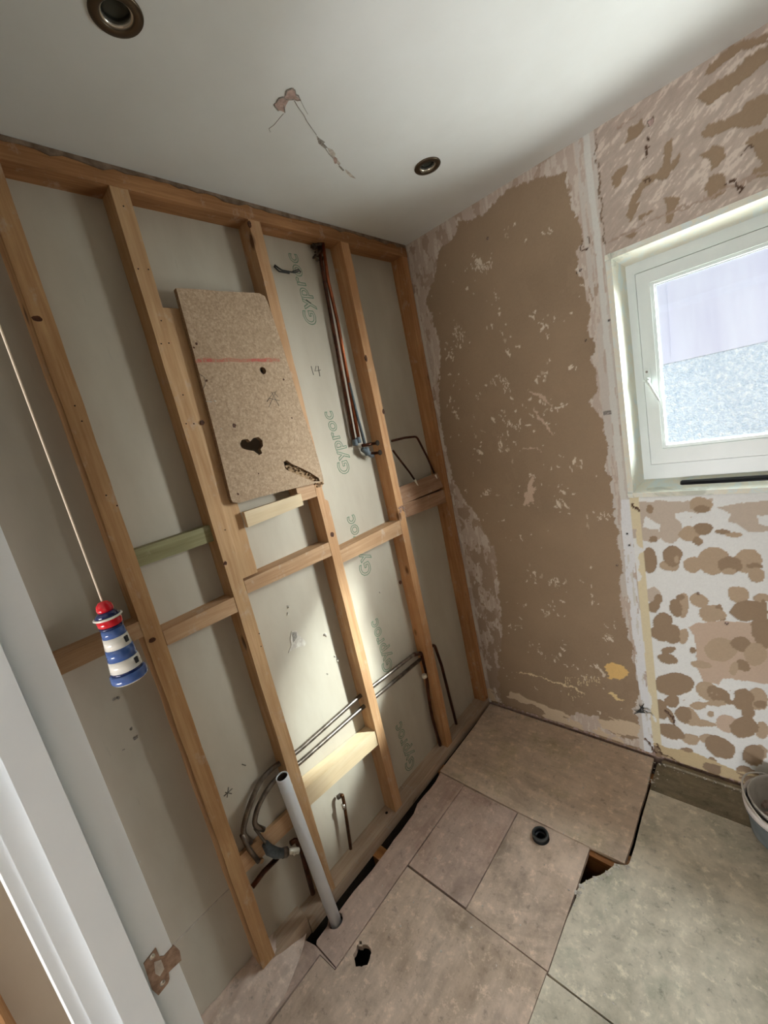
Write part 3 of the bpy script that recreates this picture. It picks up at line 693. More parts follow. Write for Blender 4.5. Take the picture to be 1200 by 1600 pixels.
nog(-.379, -.0465, 1.214, 1.277, 1.196, 1.262, sx0, -.006, M['noggin_dusty'])
nog(-.379, -.0465, 1.280, 1.350, 1.264, 1.335, -.060, -.030, M['noggin_dusty'])
# sloping dust and mortar bed on the ledge above that noggin
prism('mortar_bed', [(-.030, 1.348), (-.006, 1.276), (-.005, 1.279), (-.012, 1.305), (-.024, 1.352)], -.375, -.05, 1, M['noggin_dusty'], fr_)
nog(-1.177, -.8265, .402, .474, .375, .440, -.062, -.004, M['fresh'])
nog(-1.432, -1.2215, .352, .418, .345, .412, -.060, -.046, M['noggin'])
nog(YH+.1, -1.9915, .840, .884, .840, .884, sx0, -.002, M['noggin'])
nog(-1.1235, -.905, 1.413, 1.462, 1.423, 1.464, .0005, .018, M['fresh'], 'batten')
box('noggin_stub', (-.05, -.001), (-.905, -.8268), (1.434, 1.484), M['noggin'], fr_, .0015)
# plaster left along the top of the head plate
def ragged_strip(name, y0, y1, zlo, zhi, x0, x1, mat, parent, n=70, seed=3, amp=.006):
    rg_ = random.Random(seed); top = [(y0+(y1-y0)*i/n, zhi) for i in range(n+1)]
    bot = [(y0+(y1-y0)*i/n, zlo+rg_.uniform(-amp, amp)) for i in range(n+1)]
    return prism(name, bot+top[::-1], x0, x1, 0, mat, parent)
ragged_strip('plaster_residue', -1.9, -.01, 2.387, 2.3985, .0012, .0055, plain('old_wall_residue', (150, 130, 112), .95, 0, (110, 90, 74), 30, .5), fr_)
# nail heads and knots in the stud faces
nail = plain('nail_head', (60, 44, 34), .5, .4)
for q in [(117,634),(128,658),(166,774),(183,790),(216,417+3),(232,421),(252,501),(252,537),(264,536),(286,617),(291,662),(303,662),(193,322),(352,828),(405,990),(408,1010)]:
    p = at(0, .0005, *q); lathe('nail_head', [(0, .0008), (.0018, .0006), (.0020, -.001)], p, nail, fr_, 8, (1, 0, 0))
kn = plain('dark_knot', (92, 52, 28), .6, 0, (60, 32, 18), 200)
for q, ry, rz in [((58,498),.010,.006), ((572,560),.006,.014), ((519,835),.008,.010), ((599,643),.006,.012), ((626,910),.007,.008), ((390,350),.006,.010), ((238,1000),.009,.006), ((352,880),.005,.006), ((316,660),.006,.007)]:
    p = at(0, .0003, *q); o = prism('knot', circle(p.y, p.z, ry, 14, .15, rz), -.003, .0009, 0, kn, fr_)
# dark discs painted for the shade in bore holes, fourth stud and sole plate
for q in [(590,692), (594,707)]:
    p = at(0, .0006, *q); lathe('bore_hole_shade', [(0, .0004), (.0115, .0004), (.0115, -.002)], p, M['soil_shade'], fr_, 16, (1, 0, 0))
p = at(2, ZP+.0004, 604, 1270); lathe('bore_hole_shade', [(0, .0005), (.006, .0005), (.006, -.002)], p, M['soil_shade'], fr_, 16)
# splintered wood about the chases
lump('splinters', [(.0015, -.80+random.uniform(-.018, .018), 1.478+random.uniform(-.012, .010)) for _ in range(22)], .005, M['chip_edge'], fr_, 5, 'stuff', .7)
lump('splinters', [(.001, -.395+random.uniform(-.018, .016), 1.262+random.uniform(-.016, .012)) for _ in range(20)], .0045, M['filler'], fr_, 6, 'stuff', .7)
lump('splinters', [(-.02+random.uniform(-.02, .018), -.87+random.uniform(-.02, .03), 1.492+random.uniform(-.006, .008)) for _ in range(18)], .007, M['chip_edge'], fr_, 7, 'stuff', .7)

# ------------------------------------------------------------------ chipboard panel
xo0, xo1 = .0008, .0178
def yz(x, pts): return [(q.y, q.z) for q in [at(0, x, *p) for p in pts]]
pan = thing('chipboard_panel', 'chipboard mounting panel with drilled holes and a red line between the second and third studs', 'wooden panel', (xo0, -.96, 1.5))
out = yz(xo1, [(275,450),(300,451),(345,455),(405,458),(414,463),(419,474),(440,536),(470,634),(497,716),(504,743),(506,752),(480,758),(440,768),(400,778),(374,786),(364,785),(361,780),(350,735),(330,655),(305,560)])
hr = yz(xo1, [(375,694),(378,687),(387,686),(391,690),(396,684),(404,683),(410,688),(411,697),(407,702),(410,708),(405,711),(396,704),(385,703),(378,700)])
h1 = at(0, xo1, 411, 579); h2_ = at(0, xo1, 447, 727)
# a gouged channel runs from the lower hole to the stud
gpts = yz(xo1, [(443,722),(448,719),(456,725),(470,731),(484,738),(498,747),(500,752),(488,752),(470,744),(456,738),(446,733)])
body = prism('panel_board', out, xo0, xo1, 0, None, pan, [circle(h1.y, h1.z, .011), hr, gpts], 0, None, 0, [M['chip'], M['chip_edge']])
gb = prism('gouge_bed', [(a*1.0, b) for a, b in yz(xo1-.008, [(446,728),(456,724),(498,747),(488,753),(456,739)])], xo0, xo0+.006, 0, M['chip_edge'], pan)
lump('gouge_splinters', [at(0, xo0+.009, 452+t*46+random.uniform(-2, 2), 729+t*19+random.uniform(-4, 4)) for t in [i/26 for i in range(27)]], .0045, M['chip_edge'], pan, 8, 'stuff', .8)
red = plain('red_marker', (188, 84, 76), .8, 0, (184, 118, 100), 300); pale = plain('faded_red_marker', (170, 142, 118), .9, 0, (182, 112, 94), 150)
def dab(a, b, h, mt, x=xo1):
    P0, P1 = at(0, x+.0004, *a), at(0, x+.0004, *b); n = 8
    lo_ = [(P0.y+(P1.y-P0.y)*i/n, P0.z+(P1.z-P0.z)*i/n-h*random.uniform(.25, .6)) for i in range(n+1)]; hi_ = [(q[0], q[1]+h*random.uniform(.7, 1.2)) for q in lo_]
    prism('red_line', lo_+hi_[::-1], x-.0004, x+.0002+(.0002 if mt is red else 0), 0, mt, pan)
dab((305,563), (437,563), .012, pale)
for (a, b, h) in [((309,563),(315,564),.006), ((322,563),(331,563),.008), ((344,564),(348,564),.004), ((393,563),(416,563),.008)]: dab(a, b, h, red)
for q, r in [((307,537),.004), ((303,543),.0028), ((366,665),.006), ((323,595),.0035), ((443,593),.0035), ((456,653),.003), ((404,740),.0022), ((372,772),.0035)]:
    p = at(0, xo1+.0004, *q); prism('screw_hole', circle(p.y, p.z, r, 10, .25), xo1-.001, xo1+.0004, 0, kn, pan)
for pts in [[(311,584),(320,590),(321,600),(315,612)], [(432,610),(420,636)], [(424,612),(436,634)], [(420,622),(437,626)], [(417,628),(428,612),(434,620)]]: 
    tube('scribble', [at(0, xo1+.0003, *q) for q in pts], .0007, pen, pan, 5)
for pts in [[(322,627),(331,628)], [(334,626),(338,627)], [(345,669),(346,671)]]:
    tube('paint_fleck', [at(0, xo1+.0003, *q) for q in pts], .0013, M['dust_w'], pan, 6)

# ------------------------------------------------------------------ pipes
XP = -.045
def P(pts, x=XP): return [tuple(at(0, x, *q)) if len(q) == 2 else tuple(at(0, q[2], q[0], q[1])) for q in pts]
def pipe(name, label, pts, r, mat, x=XP, fil=.02, cat='pipe', group=None):
    pp = P(pts, x); o = tube(name, pp, r, mat, None, 12, fil, pp[0]); tag(o, label, cat, group); return o, pp
o, pa = pipe('copper_pipe', 'tarnished copper pipe dropping from the top plate, left of the pair by the fourth stud', [(497,378),(507,440),(522,520),(553,688)], .0072, M['copper_old'], -.045)
lathe('elbow_fitting', [(0, -.012), (.011, -.012), (.012, 0), (.011, .014), (0, .016)], at(0, -.045, 555, 692), M['pipe_blue'], o, 16)
pb = P([(504,378),(513,440),(527,500),(560,683)], -.038)
o = tube('copper_pipe', pb, .0072, M['copper'], None, 12, 0, pb[0]); tag(o, 'brighter copper pipe dropping from the top plate, right of the pair by the fourth stud', 'pipe')
lathe('elbow_fitting', [(0, -.012), (.0105, -.012), (.011, 0), (.0105, .012), (0, .014)], at(0, -.038, 560, 688), M['pipe_blue'], o, 16)
pc = P([(546,598),(556,640),(570,694)], -.030)
o = tube('grey_hose', pc, [.0045, .0055, .0065], M['pipe_blue'], None, 12, 0, pc[0]); tag(o, 'blue-grey plastic pipe lying against the two copper pipes, ending in an elbow', 'pipe')
lathe('elbow_fitting', [(0, -.018), (.009, -.018), (.0125, -.006), (.013, .006), (.010, .016), (0, .018)], at(0, -.030, 573, 705), M['pipe_blue'], o, 16)
tube('elbow_fitting', P([(566,702),(582,712)], -.030), .0105, M['pipe_blue'], o, 14)
for q in [((566,696,-.030),(590,692,-.020)), ((578,709,-.026),(594,707,-.016))]:
    tube('pipe_tail', P(q), .0068, M['copper_old'], o, 10)
# clump of old foam and lagging where the pipes enter the plate
o = lump('pipe_collar', [tuple(at(0, -.045, 497+random.uniform(-9, 9), 382+random.uniform(-6, 24))) for _ in range(30)], .008, plain('brown_lagging', (86, 68, 54), .9, 0, (60, 46, 36), 60), None, 9, None, .9, tuple(at(0, -.045, 498, 392)))
tag(o, 'clump of brown sealant around the pipes below the top plate', 'sealant')
# tails right of the fourth stud, ending in soldered tips
o, pp = pipe('copper_tail', 'dark copper pipe looping from the fourth stud down to the right end of the ledge', [(612,689),(632,684),(651,682),(668,715),(681,745)], .0052, M['copper_old'], -.03, .018)
tube('capped_tip', P([(680,742),(684,754)], -.022), [.006, .0045], M['solder'], o, 10)
o, pp = pipe('copper_tail', 'dark copper pipe running from the fourth stud down to the left part of the ledge', [(614,704),(623,716),(640,738),(648,750)], .0046, M['copper_old'], -.03, .012)
tube('capped_tip', P([(648,750),(654,762)], -.022), [.006, .004], M['solder'], o, 10)
# black wires poking out beside the third stud near the top
o, pp = pipe('loose_cable', 'dark loose cable sticking out beside the upper third stud', [(429,414),(440,422),(460,426),(466,424)], .0026, M['grey_pl'], -.05, .006, 'cable')
tube('cable_end', P([(428,416),(436,424),(452,427)], -.055), .0028, M['grey_pl'], o, 8); tube('cable_end', P([(455,425),(466,421),(470,425)], -.05), .002, M['grey_pl'], o, 8)
# low pair running through the studs
o, pp = pipe('low_pipe', 'upper of two dull pipes running low through the studs', [(392,1316,-.040),(378,1302,-.040),(388,1262,-.040),(405,1222,-.040),(425,1200,-.040),(463,1176,-.040),(563,1087,-.040),(650,1020,-.040),(660,1022,-.040),(667,1052,-.040)], .0085, M['pipe_grey'], -.04, .03)
tube('copper_elbow', P([(646,1023),(658,1020),(666,1050)], -.0395), .0092, M['copper_old'], o, 12, .015)
o2, pp = pipe('low_pipe', 'lower of two dull pipes running low through the studs', [(412,1296,-.036),(396,1290,-.036),(402,1262,-.036),(415,1238,-.036),(432,1215,-.036),(466,1194,-.036),(568,1104,-.036),(657,1030,-.036)], .0085, M['pipe_grey'], -.036, .03)
o3, pp = pipe('riser_pipe', 'dark copper riser with white collar left of the fourth stud foot', [(666,1052),(669,1085),(675,1120),(688,1165)], .0075, M['copper_old'], -.040, .03)
lathe('white_collar', [(0, -.008), (.012, -.008), (.0125, .004), (.0095, .008), (0, .008)], at(0, -.034, 663, 1056), M['solder'], o3, 16)
o4, pp = pipe('riser_pipe', 'dark copper riser right of the fourth stud foot', [(669,1011),(679,1008),(690,1040),(713,1131)], .0078, M['copper_old'], -.040, .016)
# tails left of the second stud
o5, pp = pipe('bent_pipe_tail', 'flattened grey pipe end bending down to the low batten left of the second stud', [(378,1304),(390,1328),(404,1346)], .0075, M['pipe_grey'], -.038, .012)
lathe('bolt_head', [(0, 0), (.008, 0), (.008, .006), (0, .008)], at(0, -.042, 408, 1344), M['noggin'], o5, 8, (1, 0, 0))
o6 = thing('isolating_valve', 'blue-grey elbow valve with brass nut behind the white waste pipe', 'valve', at(0, -.02, 425, 1325))
tube('valve_stem', P([(398,1294,-.036),(414,1316,-.03),(420,1324,-.024)]), .0045, M['pipe_grey'], o6, 10)
tube('valve_body', P([(414,1318,-.028),(421,1328,-.022),(432,1333,-.018),(442,1333,-.015)]), [.011, .016, .016, .0135], M['pipe_blue'], o6, 18)
tube('valve_nut', P([(441,1333,-.015),(449,1331,-.013)]), .0155, M['pipe_grey'], o6, 6)
tube('valve_spout', P([(449,1331,-.013),(456,1330,-.011),(466,1329,-.008)]), [.008, .010, .0095], M['solder'], o6, 14)
lathe('valve_screw', [(0, .006), (.004, .006), (.004, 0)], at(0, .002, 459, 1334), M['solder'], o6, 10, (1, 0, 0))
o7, pp = pipe('sloping_pipe', 'dark pipe sloping from the valve to the foot of the first stud', [(434,1340),(412,1362),(394,1386)], .0085, M['copper_old'], -.045, 0)
o8, pp = pipe('hooked_pipe', 'dark pipe hooking down behind the white waste pipe', [(454,1318),(462,1312),(470,1325),(477,1352),(489,1396)], .0085, M['copper_old'], -.035, .015)
o9, pp = pipe('pipe_stub', 'short copper stub with soldered bend standing on the sole plate between second and third studs', [(531,1244,-.045),(535,1242,-.032),(538,1256,-.030),(548,1326,-.030)], .0065, plain('aged_brass', (112, 78, 52), .35, .8, (80, 56, 38), 60), -.03, .008)
tube('solder_band', P([(528,1246,-.050),(532,1243,-.040)]), .009, M['pipe_grey'], o9, 12); tube('solder_band', P([(536,1257,-.030),(538,1263,-.030)]), .0078, M['chrome'], o9, 12)
# small screw with plug on the sole plate
o = lump('rubble_crumb', [tuple(at(2, ZP+.004, 627, 1228)), tuple(at(2, ZP+.003, 629, 1231))], .005, M['dust_w'], None, 3, None, .9, tuple(at(2, ZP, 627, 1230)))
tag(o, 'pale plaster crumb on the sole plate right of the third stud', 'rubble')

# white waste pipe through the floor
pt, pbm = at(0, .052, 440.5, 1213), at(0, .052, 524, 1438)
d = (pt-pbm).normalized(); bot = pbm - d*.10
wp_ = tag(lathe('waste_pipe', [(.0150, .10), (.0150, 0.0)], bot, M['pvc'], None, 8, tuple(d), tuple(pbm)), 'white plastic waste pipe standing out of the floor in front of the second stud', 'pipe')
bpy.data.objects.remove(wp_)
Lp = (pt-bot).length
wp_ = lathe('waste_pipe', [(.0172, 0), (.0198, 0), (.0198, Lp-.052), (.0204, Lp-.050), (.0204, Lp-.046), (.0198, Lp-.044), (.0202, Lp-.002), (.0196, Lp), (.0172, Lp), (.0170, Lp-.003), (.0170, .002), (.0172, 0)], bot, M['pvc'], None, 36, tuple(d), tuple(pbm))
tag(wp_, 'white plastic waste pipe standing out of the floor in front of the second stud', 'pipe')
lathe('bore_shade_lining', [(.0169, .02), (.0169, Lp-.004), (.0160, Lp-.004), (.0160, .02)], bot, M['soil_shade'], wp_, 30, tuple(d))  # added dark lining, paints the shade inside the pipe
HX, HY = at(2, 0, 524, 1438).x, at(2, 0, 524, 1438).y

# ------------------------------------------------------------------ floor
fl = struct('floor', (0, 0, 0))
G = .0018; T = .018
def fb(poly, mat, holes=(), dz=0.0, z0=None): 
    return prism('floorboard', poly, (-T if z0 is None else z0)+dz, dz, 2, mat, fl, holes, 0 if holes else .0015)
def rect(x0, x1, y0, y1): return [(x0+G, y0+G), (x1-G, y0+G), (x1-G, y1-G), (x0+G, y1-G)]
box('underfloor', (-.3, 3.4), (YH, .1), (-.34, -.30), M['soil_shade'], fl, 0)
box('underfloor', (-.079, -.001), (YH, .003), (-.30, -.0215), M['soil_shade'], fl, 0)  # added block, keeps the gap under the sole plate dark
for xx in (-.34, 3.4): box('underfloor', (xx, xx+.04), (YH-.1, .16), (-.34, -.02), M['soil_shade'], fl, 0)  # added sides and lid, here and below, keep sky light out
box('underfloor', (-.3, 3.4), (YH-.1, YH), (-.34, -.02), M['soil_shade'], fl, 0)
box('underfloor', (-.34, -.16), (YH-.1, .16), (-.06, -.02), M['soil_shade'], fl, 0)
rag = random.Random(4)
fb([(.022, -.533), (.022, -.40), (.020, -.2), (.012, -.03), (.010, -.013), (.30, -.014), (.55, -.012), (.798, -.012), (.800, -.10), (.803, -.20), (.800, -.30), (.802, -.42), (.798, -.528), (.70, -.529), (.683, -.531), (.412, -.538), (.14, -.535)], M['ply'], (), .003)
ed = [(.158, -.538), (.154, -.8), (.154, -1.0), (.154, -1.318)]
lf = [(.050, -1.318)] + [(.030+.006*rag.random()+(.014 if -1.1 < y < -.75 else 0)+(.012 if y < -1.1 else 0), y) for y in [-1.31+.045*i for i in range(17)]] + [(.026, -.538)]
fb(ed + lf, M['oak'], [circle(HX, HY, .0265, 22, .03)])
fb(rect(.158, .414, -.948, -.540), M['oak'], (), .001)
dr = at(2, 0, 845, 1308)
notch_r = .687
fb([(.4158, -.950), (.692, -.950), (.690, -.70), (notch_r, -.533), (.4158, -.5405)], M['ply2'], [circle(dr.x, dr.y, .0315, 26)])
hl = at(2, 0, 566, 1492); rr = random.Random(9)
hole5 = [(hl.x+.030*math.cos(a)*(1+rr.uniform(-.12, .12)), hl.y+.030*math.sin(a)*(1+rr.uniform(-.12, .12))) for a in [2*math.pi*i/22 for i in range(22)]]
kq = at(2, 0, 563, 1472); hole5[10] = (hole5[10][0]-.004, hole5[10][1]); 
# keyhole slot of the hole, pointing to the wall
slot = [at(2, 0, *q) for q in [(561,1478),(561,1470),(565,1470),(566,1478)]]
fb([(.1575, -.9535), (.414, -.9525), (.690, -.9535), (.688, -1.20), (.689, -1.40), (.688, -1.68), (.090, -1.68), (.086, -1.33), (.1575, -1.325)], M['ply2'], [hole5, [(q.x, q.y) for q in slot]], -.001)
fb([(.050, -1.3225), (.1545, -1.3215), (.1545, -1.3235), (.0825, -1.3285), (.0825, -1.68), (.005, -1.68), (.005, -1.335)], M['oak'], (), .0)
# right-hand grey sheet with its broken corner
br = [at(2, 0, *q) for q in [(977,1352),(962,1350),(948,1362),(938,1368),(928,1371),(918,1376),(908,1382),(902,1392)]]
fb([(.8125, -.180), (.811, -.32), (.813, -.45), (.8105, -.518), (br[0].x+.004, br[0].y)] + [(q.x, q.y) for q in br[1:]] + [(.6985, -.72), (.694, -.80), (.6955, -.955), (1.2, -.957), (XR, -.957), (XR, -.180)], M['grey'], (), .002)
fb([(.813, -.030), (.812, -.177), (XR, -.177), (XR, -.030)], M['grey_dark'])
fb([(.692, -.9605), (XR, -.9605), (XR, -1.68), (.6915, -1.68), (.6905, -1.3)], M['grey'], (), .0)
for x0, x1 in ((-.06, .64), (.643, 1.30), (1.303, 1.95), (1.953, 3.3)): fb(rect(x0, x1, YH, -1.682), M['ply2'])
fb(rect(XR, 3.3, -1.68, .0), M['grey'])
box('floor_trim', (.83, XR), (-.028, -.012), (-.02, .010), M['grey_dark'], fl, .003)
for yy in (-.10, -.50, -.965, -1.40): box('joist', (-.1, 3.3), (yy-.024, yy+.024), (-.22, -.0185), M['joist'], fl, .002)
box('joist_patch', (.66, .80), (-.551, -.530), (-.09, -.012), M['joist'], fl, .002)
# crumbled white fracture edge of the grey sheet
lump('crumbled_edge', [(q.x+random.uniform(-.002, .012), q.y-random.uniform(.0, .012), .003) for q in br for _ in range(9)] , .0045, M['dust_w'], fl, 11, 'stuff', .5)
# raised dust and mortar ramp over the plate by the first stud
def ramp_h(x, y): return 0
bm = bmesh.new(); ny, nxx = 60, 26; gridv = []
for i in range(ny+1):
    y = -1.295 - .39*i/ny; row = []
    t = min(1, (-1.295-y)/.16)
    for j in range(nxx+1):
        x = -.066 + (.11*(.45+.55*t)+.03*t)*j/nxx
        s = j/nxx; edge_ = min(1, i/20)**.7
        z = .060*(1-max(0, (s-.42)/.58)**.8)*edge_ + .004*math.sin(y*70+x*50)*math.sin(x*90)+random.uniform(-.0008, .0008)
        if j == nxx: z = .0005
        row.append(bm.verts.new((x, y + .008*math.sin(x*60), max(z, .0006))))
    gridv.append(row)
for i in range(ny):
    for j in range(nxx): bm.faces.new((gridv[i][j], gridv[i+1][j], gridv[i+1][j+1], gridv[i][j+1]))
# close the underside
bot_ = [[bm.verts.new((v.co.x, v.co.y, .0)) for v in (r[0], r[-1])] for r in gridv]
for i in range(ny):
    bm.faces.new((bot_[i][0], bot_[i][1], bot_[i+1][1], bot_[i+1][0]))
    bm.faces.new((gridv[i][0], gridv[i+1][0], bot_[i+1][0], bot_[i][0])); bm.faces.new((gridv[i][-1], gridv[i+1][-1], bot_[i+1][1], bot_[i][1]))
o = link('mortar_ramp', bm_mesh(bm, 'mortar_ramp'), M['dustramp'], fl, None, True)
# crumbs along the walls
_p = [(random.uniform(.02, .8), -random.uniform(.014, .03), .004) for _ in range(60)] + [(random.uniform(.82, 1.3), -random.uniform(.016, .05), .008) for _ in range(70)] \
    + [(random.uniform(.1, 1.4), random.uniform(-1.3, -.1), .002+.002*random.random()) for _ in range(90)] + [(random.uniform(.795, .83), random.uniform(-.16, -.02), .004) for _ in range(30)]
pts = [q for q in _p if math.hypot(q[0]-1.222, q[1]+.158) > .15 and math.hypot(q[0]-dr.x, q[1]-dr.y) > .05 and math.hypot(q[0]-HX, q[1]-HY) > .05]
o = lump('plaster_crumbs', pts, .0030, M['dust_w'], None, 12, 'stuff', .5)
tag(o, 'plaster crumbs scattered over the floor sheets and along the window wall', 'rubble')

# black drain socket in the floor
ds = thing('drain_socket', 'dark grey drain socket set in the brown floor sheet', 'drain', (dr.x, dr.y, 0))
lathe('socket_collar', [(.0215, -.05), (.0275, -.05), (.0275, .010), (.0300, .012), (.0300, .017), (.0275, .020), (.0230, .020), (.0220, .014), (.0215, -.05)], (dr.x, dr.y, 0), M['grey_pl'], ds, 36)
lathe('rubber_seal', [(.0135, .004), (.0215, .010), (.0215, .004), (.0135, -.002), (.0135, .004)], (dr.x, dr.y, 0), M['black'], ds, 32)

# bucket at the right edge
bc = Vector((1.222, -.158, .003))
bk = thing('bucket', 'grey plastic bucket with a white rim at the right by the window wall', 'bucket', bc)
bc = Vector((0, 0, 0)) + bc
lathe('bucket_body', [(0, .0), (.104, .0), (.108, .004), (.120, .118), (.1175, .118), (.1065, .008), (0, .006)], bc, M['bucket'], bk, 48)
lathe('bucket_band', [(.1195, .086), (.1225, .086), (.1235, .094), (.1195, .094)], bc, M['bucket'], bk, 48)
lathe('bucket_rim', [(.1195, .100), (.1250, .100), (.1275, .126), (.1250, .129), (.1180, .127), (.1175, .118), (.1195, .100)], bc, plain('off_white_rim', (214, 206, 200), .5), bk, 48)
# inner tub nested in the bucket
tb = thing('inner_tub', 'pale grey tub nested inside the bucket', 'tub', bc+Vector((0, 0, .03)))
lathe('tub_body', [(0, .032), (.092, .032), (.111, .140), (.1135, .142), (.1135, .146), (.1085, .146), (.0900, .038), (0, .036)], bc, plain('pale_tub', (196, 190, 182), .5, 0, (170, 162, 152), 16), tb, 48)
lump('tub_scraps', [bc+Vector((random.uniform(-.07, .07), random.uniform(-.07, .07), .05)) for _ in range(24)], .016, M['filler'], tb, 14, 'stuff', .5)
hd = [bc+Vector((.126*math.cos(a), .126*math.sin(a)*.98, .118+.02*math.sin((a-2.2)*1.2)*0)) for a in [2.0+i*.14 for i in range(16)]]
tube('bucket_handle', [h + Vector((0, 0, .010+.035*math.sin(math.pi*i/15))) for i, h in enumerate(hd)], .0028, plain('handle_wire', (206, 200, 190), .4, .4), bk, 8)

# ------------------------------------------------------------------ ceiling
ce = struct('ceiling', (0, 0, H))
prism('ceiling_board', [(.004, YH), (3.3, YH), (3.3, -.002), (.004, -.002)], H, H+.02, 2, M['paint_white'], ce, [circle(.411, -.390, .030, 24), circle(.393, -1.287, .031, 24)])
box('roof_slab', (-.4, 3.5), (YH-.2, .25), (H+.12, H+.2), M['paint_white'], ce, 0)
box('ceiling_lip', (-.002, .004), (YH, -.004), (H-.003, H+.012), M['paint_white'], ce, .001)
# cracked patch where something was pulled away
def cz(pts, z=H): return [(q.x, q.y) for q in [at(2, z, *p) for p in pts]]
o1 = (400, 120); S = 6.667
def cc_(pts): return [(o1[0]+x/S, o1[1]+y/S) for x, y in pts]
prism('plaster_patch', cz(cc_([(310,150),(340,125),(390,115),(412,150),(420,200),(460,240),(430,250),(395,235),(340,240),(310,290),(290,360),(250,345),(230,350),(200,310),(190,280),(215,262),(240,225),(300,205)])), H-.0015, H+.001, 2, M['filler'], ce)
for pts in [[(190,290),(205,315),(232,350)], [(215,262),(240,225),(280,212),(325,235),(395,232)], [(310,190),(320,145),(370,122),(405,140),(415,185),(440,195),(465,245),(410,235)], [(290,290),(300,370)]]:
    tube('plaster_crack', [at(2, H-.0008, *q) for q in cc_(pts)], .0016, M['crack'], ce, 6)
for pts, r in [([(285,385),(230,450),(190,500),(135,540),(150,575)], .0006), ([(400,250),(440,320),(500,400),(525,455),(570,520),(630,605)], .0010), ([(465,250),(500,320),(540,390)], .0005), ([(720,740),(760,805),(810,855)], .0009), ([(640,640),(700,700),(740,740)], .0011), ([(850,900),(880,940),(915,975)], .0012)]:
    tube('plaster_crack', [at(2, H-.0002, *q) for q in cc_(pts)], r, M['crack'], ce, 6)
for pts, mt in [([(630,610),(660,640),(718,680),(700,690),(740,730),(720,745),(680,715),(650,690)], 'crack'), ([(740,735),(800,760),(828,800),(812,850),(770,810)], 'dust_w'), ([(810,825),(845,850),(840,900),(820,905),(805,860)], 'filler'), ([(845,860),(880,900),(870,915),(842,900)], 'dust_w'), ([(858,930),(885,935),(918,970),(905,980)], 'crack'), ([(930,960),(980,1000),(1040,1060),(980,1040),(935,990)], 'dust_w')]:
    prism('plaster_patch', cz(cc_(pts)), H-.0008, H+.001, 2, M[mt], ce)

def downlight(x, y, label):
    t = thing('downlight', label, 'ceiling light', (x, y, H), 'recessed ceiling lights')
    # turned trim ring, tilting inner ring and lens; heights run downward from the ceiling
    lathe('trim_ring', [(.0265, .000), (.0425, .000), (.0430, .0016), (.0410, .0040), (.0285, .0048), (.0265, .0035), (.0265, -.012), (.0290, -.012)], (x, y, H), M['metal_dark'], t, 48, (0, 0, -1))
    lathe('inner_ring', [(.0265, .0015), (.0262, .0030), (.0225, -.0010), (.0218, -.010), (.0265, -.010)], (x, y, H), M['chrome'], t, 48, (0, 0, -1))
    lathe('lamp_lens', [(0, -.0095), (.0150, -.009), (.0218, -.0075), (.0222, -.016), (0, -.016)], (x, y, H), M['lamp_glass'], t, 40, (0, 0, -1))
    return t
downlight(.392, -1.286, 'larger-looking bronze downlight at the top left of the ceiling')
downlight(.410, -.390, 'bronze downlight in the ceiling nearest the corner of the room')

# ------------------------------------------------------------------ pull cord with lighthouse
s = .464; cx, cy = CAM.x - s*math.cos(math.radians(8.8)), CAM.y + s*math.sin(math.radians(8.8))
ztop = at(1, cy, 157, 938).z; zbot = at(1, cy, 190, 1047).z; LH = ztop-zbot
pc_ = thing('light_pull', 'blue, white and red striped lighthouse pull hanging on a cream cord', 'light pull', (cx, cy, zbot))
def glossy(name, c): 
    kk = NT(name, .12, 0, .6); kk.col(c); return kk.m
BL, WH, RD, NV = glossy('blue_glaze', (66, 96, 156)), glossy('white_glaze', (230, 228, 218)), glossy('red_glaze', (206, 22, 38)), glossy('navy_glaze', (18, 34, 84))
def seg(name, prof, mat): return lathe(name, [(r*LH, h*LH) for r, h in prof], (cx, cy, zbot), mat, pc_, 40)
def rad(h): return .185-.075*(h/.72)
seg('base', [(0, 0), (.175, 0), (.185, .012), (.178, .02), (0, .02)], WH)
seg('blue_band', [(0, .012), (.186, .012), (.196, .03), (.190, .105), (.170, .118), (0, .118)], BL)
seg('navy_groove', [(0, .117), (.166, .117), (.170, .135), (.164, .150), (0, .150)], NV)
seg('white_band', [(0, .149), (rad(.15), .149), (rad(.29), .29), (0, .29)], WH)
seg('blue_band', [(0, .289), (rad(.29)+.001, .289), (rad(.43)+.001, .43), (0, .43)], BL)
seg('white_band', [(0, .429), (rad(.43), .429), (rad(.57), .57), (0, .57)], WH)
seg('blue_band', [(0, .569), (rad(.57)+.001, .569), (rad(.67), .67), (0, .67)], BL)
seg('navy_groove', [(0, .669), (.118, .669), (.124, .684), (.118, .70), (0, .70)], NV)
seg('red_band', [(0, .699), (.112, .699), (.126, .715), (.128, .775), (.118, .792), (0, .792)], RD)
seg('gallery', [(0, .79), (.135, .79), (.150, .800), (.150, .812), (.135, .818), (0, .818)], WH)
seg('navy_roof', [(0, .817), (.134, .817), (.085, .875), (0, .875)], NV)
seg('dome', [(0, .87), (.078, .87), (.088, .905), (.078, .955), (.045, .99), (0, 1.0)], RD)
ga = math.radians(-8)        # little windows on the side facing the camera's right
for hh in (.505, .225):
    a = ga+math.radians(8); r = rad(hh)*LH
    da = Vector((math.cos(.62), math.sin(.62), 0)); pw = Vector((cx, cy, zbot+hh*LH)) + da*r
    bm = bmesh.new(); bmesh.ops.create_cube(bm, size=1, matrix=Matrix.Translation(pw) @ da.to_track_quat('X', 'Z').to_matrix().to_4x4() @ Matrix.Diagonal((.0018, .0042, .0062, 1)))
    bmesh.ops.bevel(bm, geom=bm.edges[:], offset=.0005, segments=1, affect='EDGES')
    link('tiny_window', bm_mesh(bm, 'tiny_window'), M['black'], pc_)
cordm = plain('cream_cord', (236, 222, 200), .8)
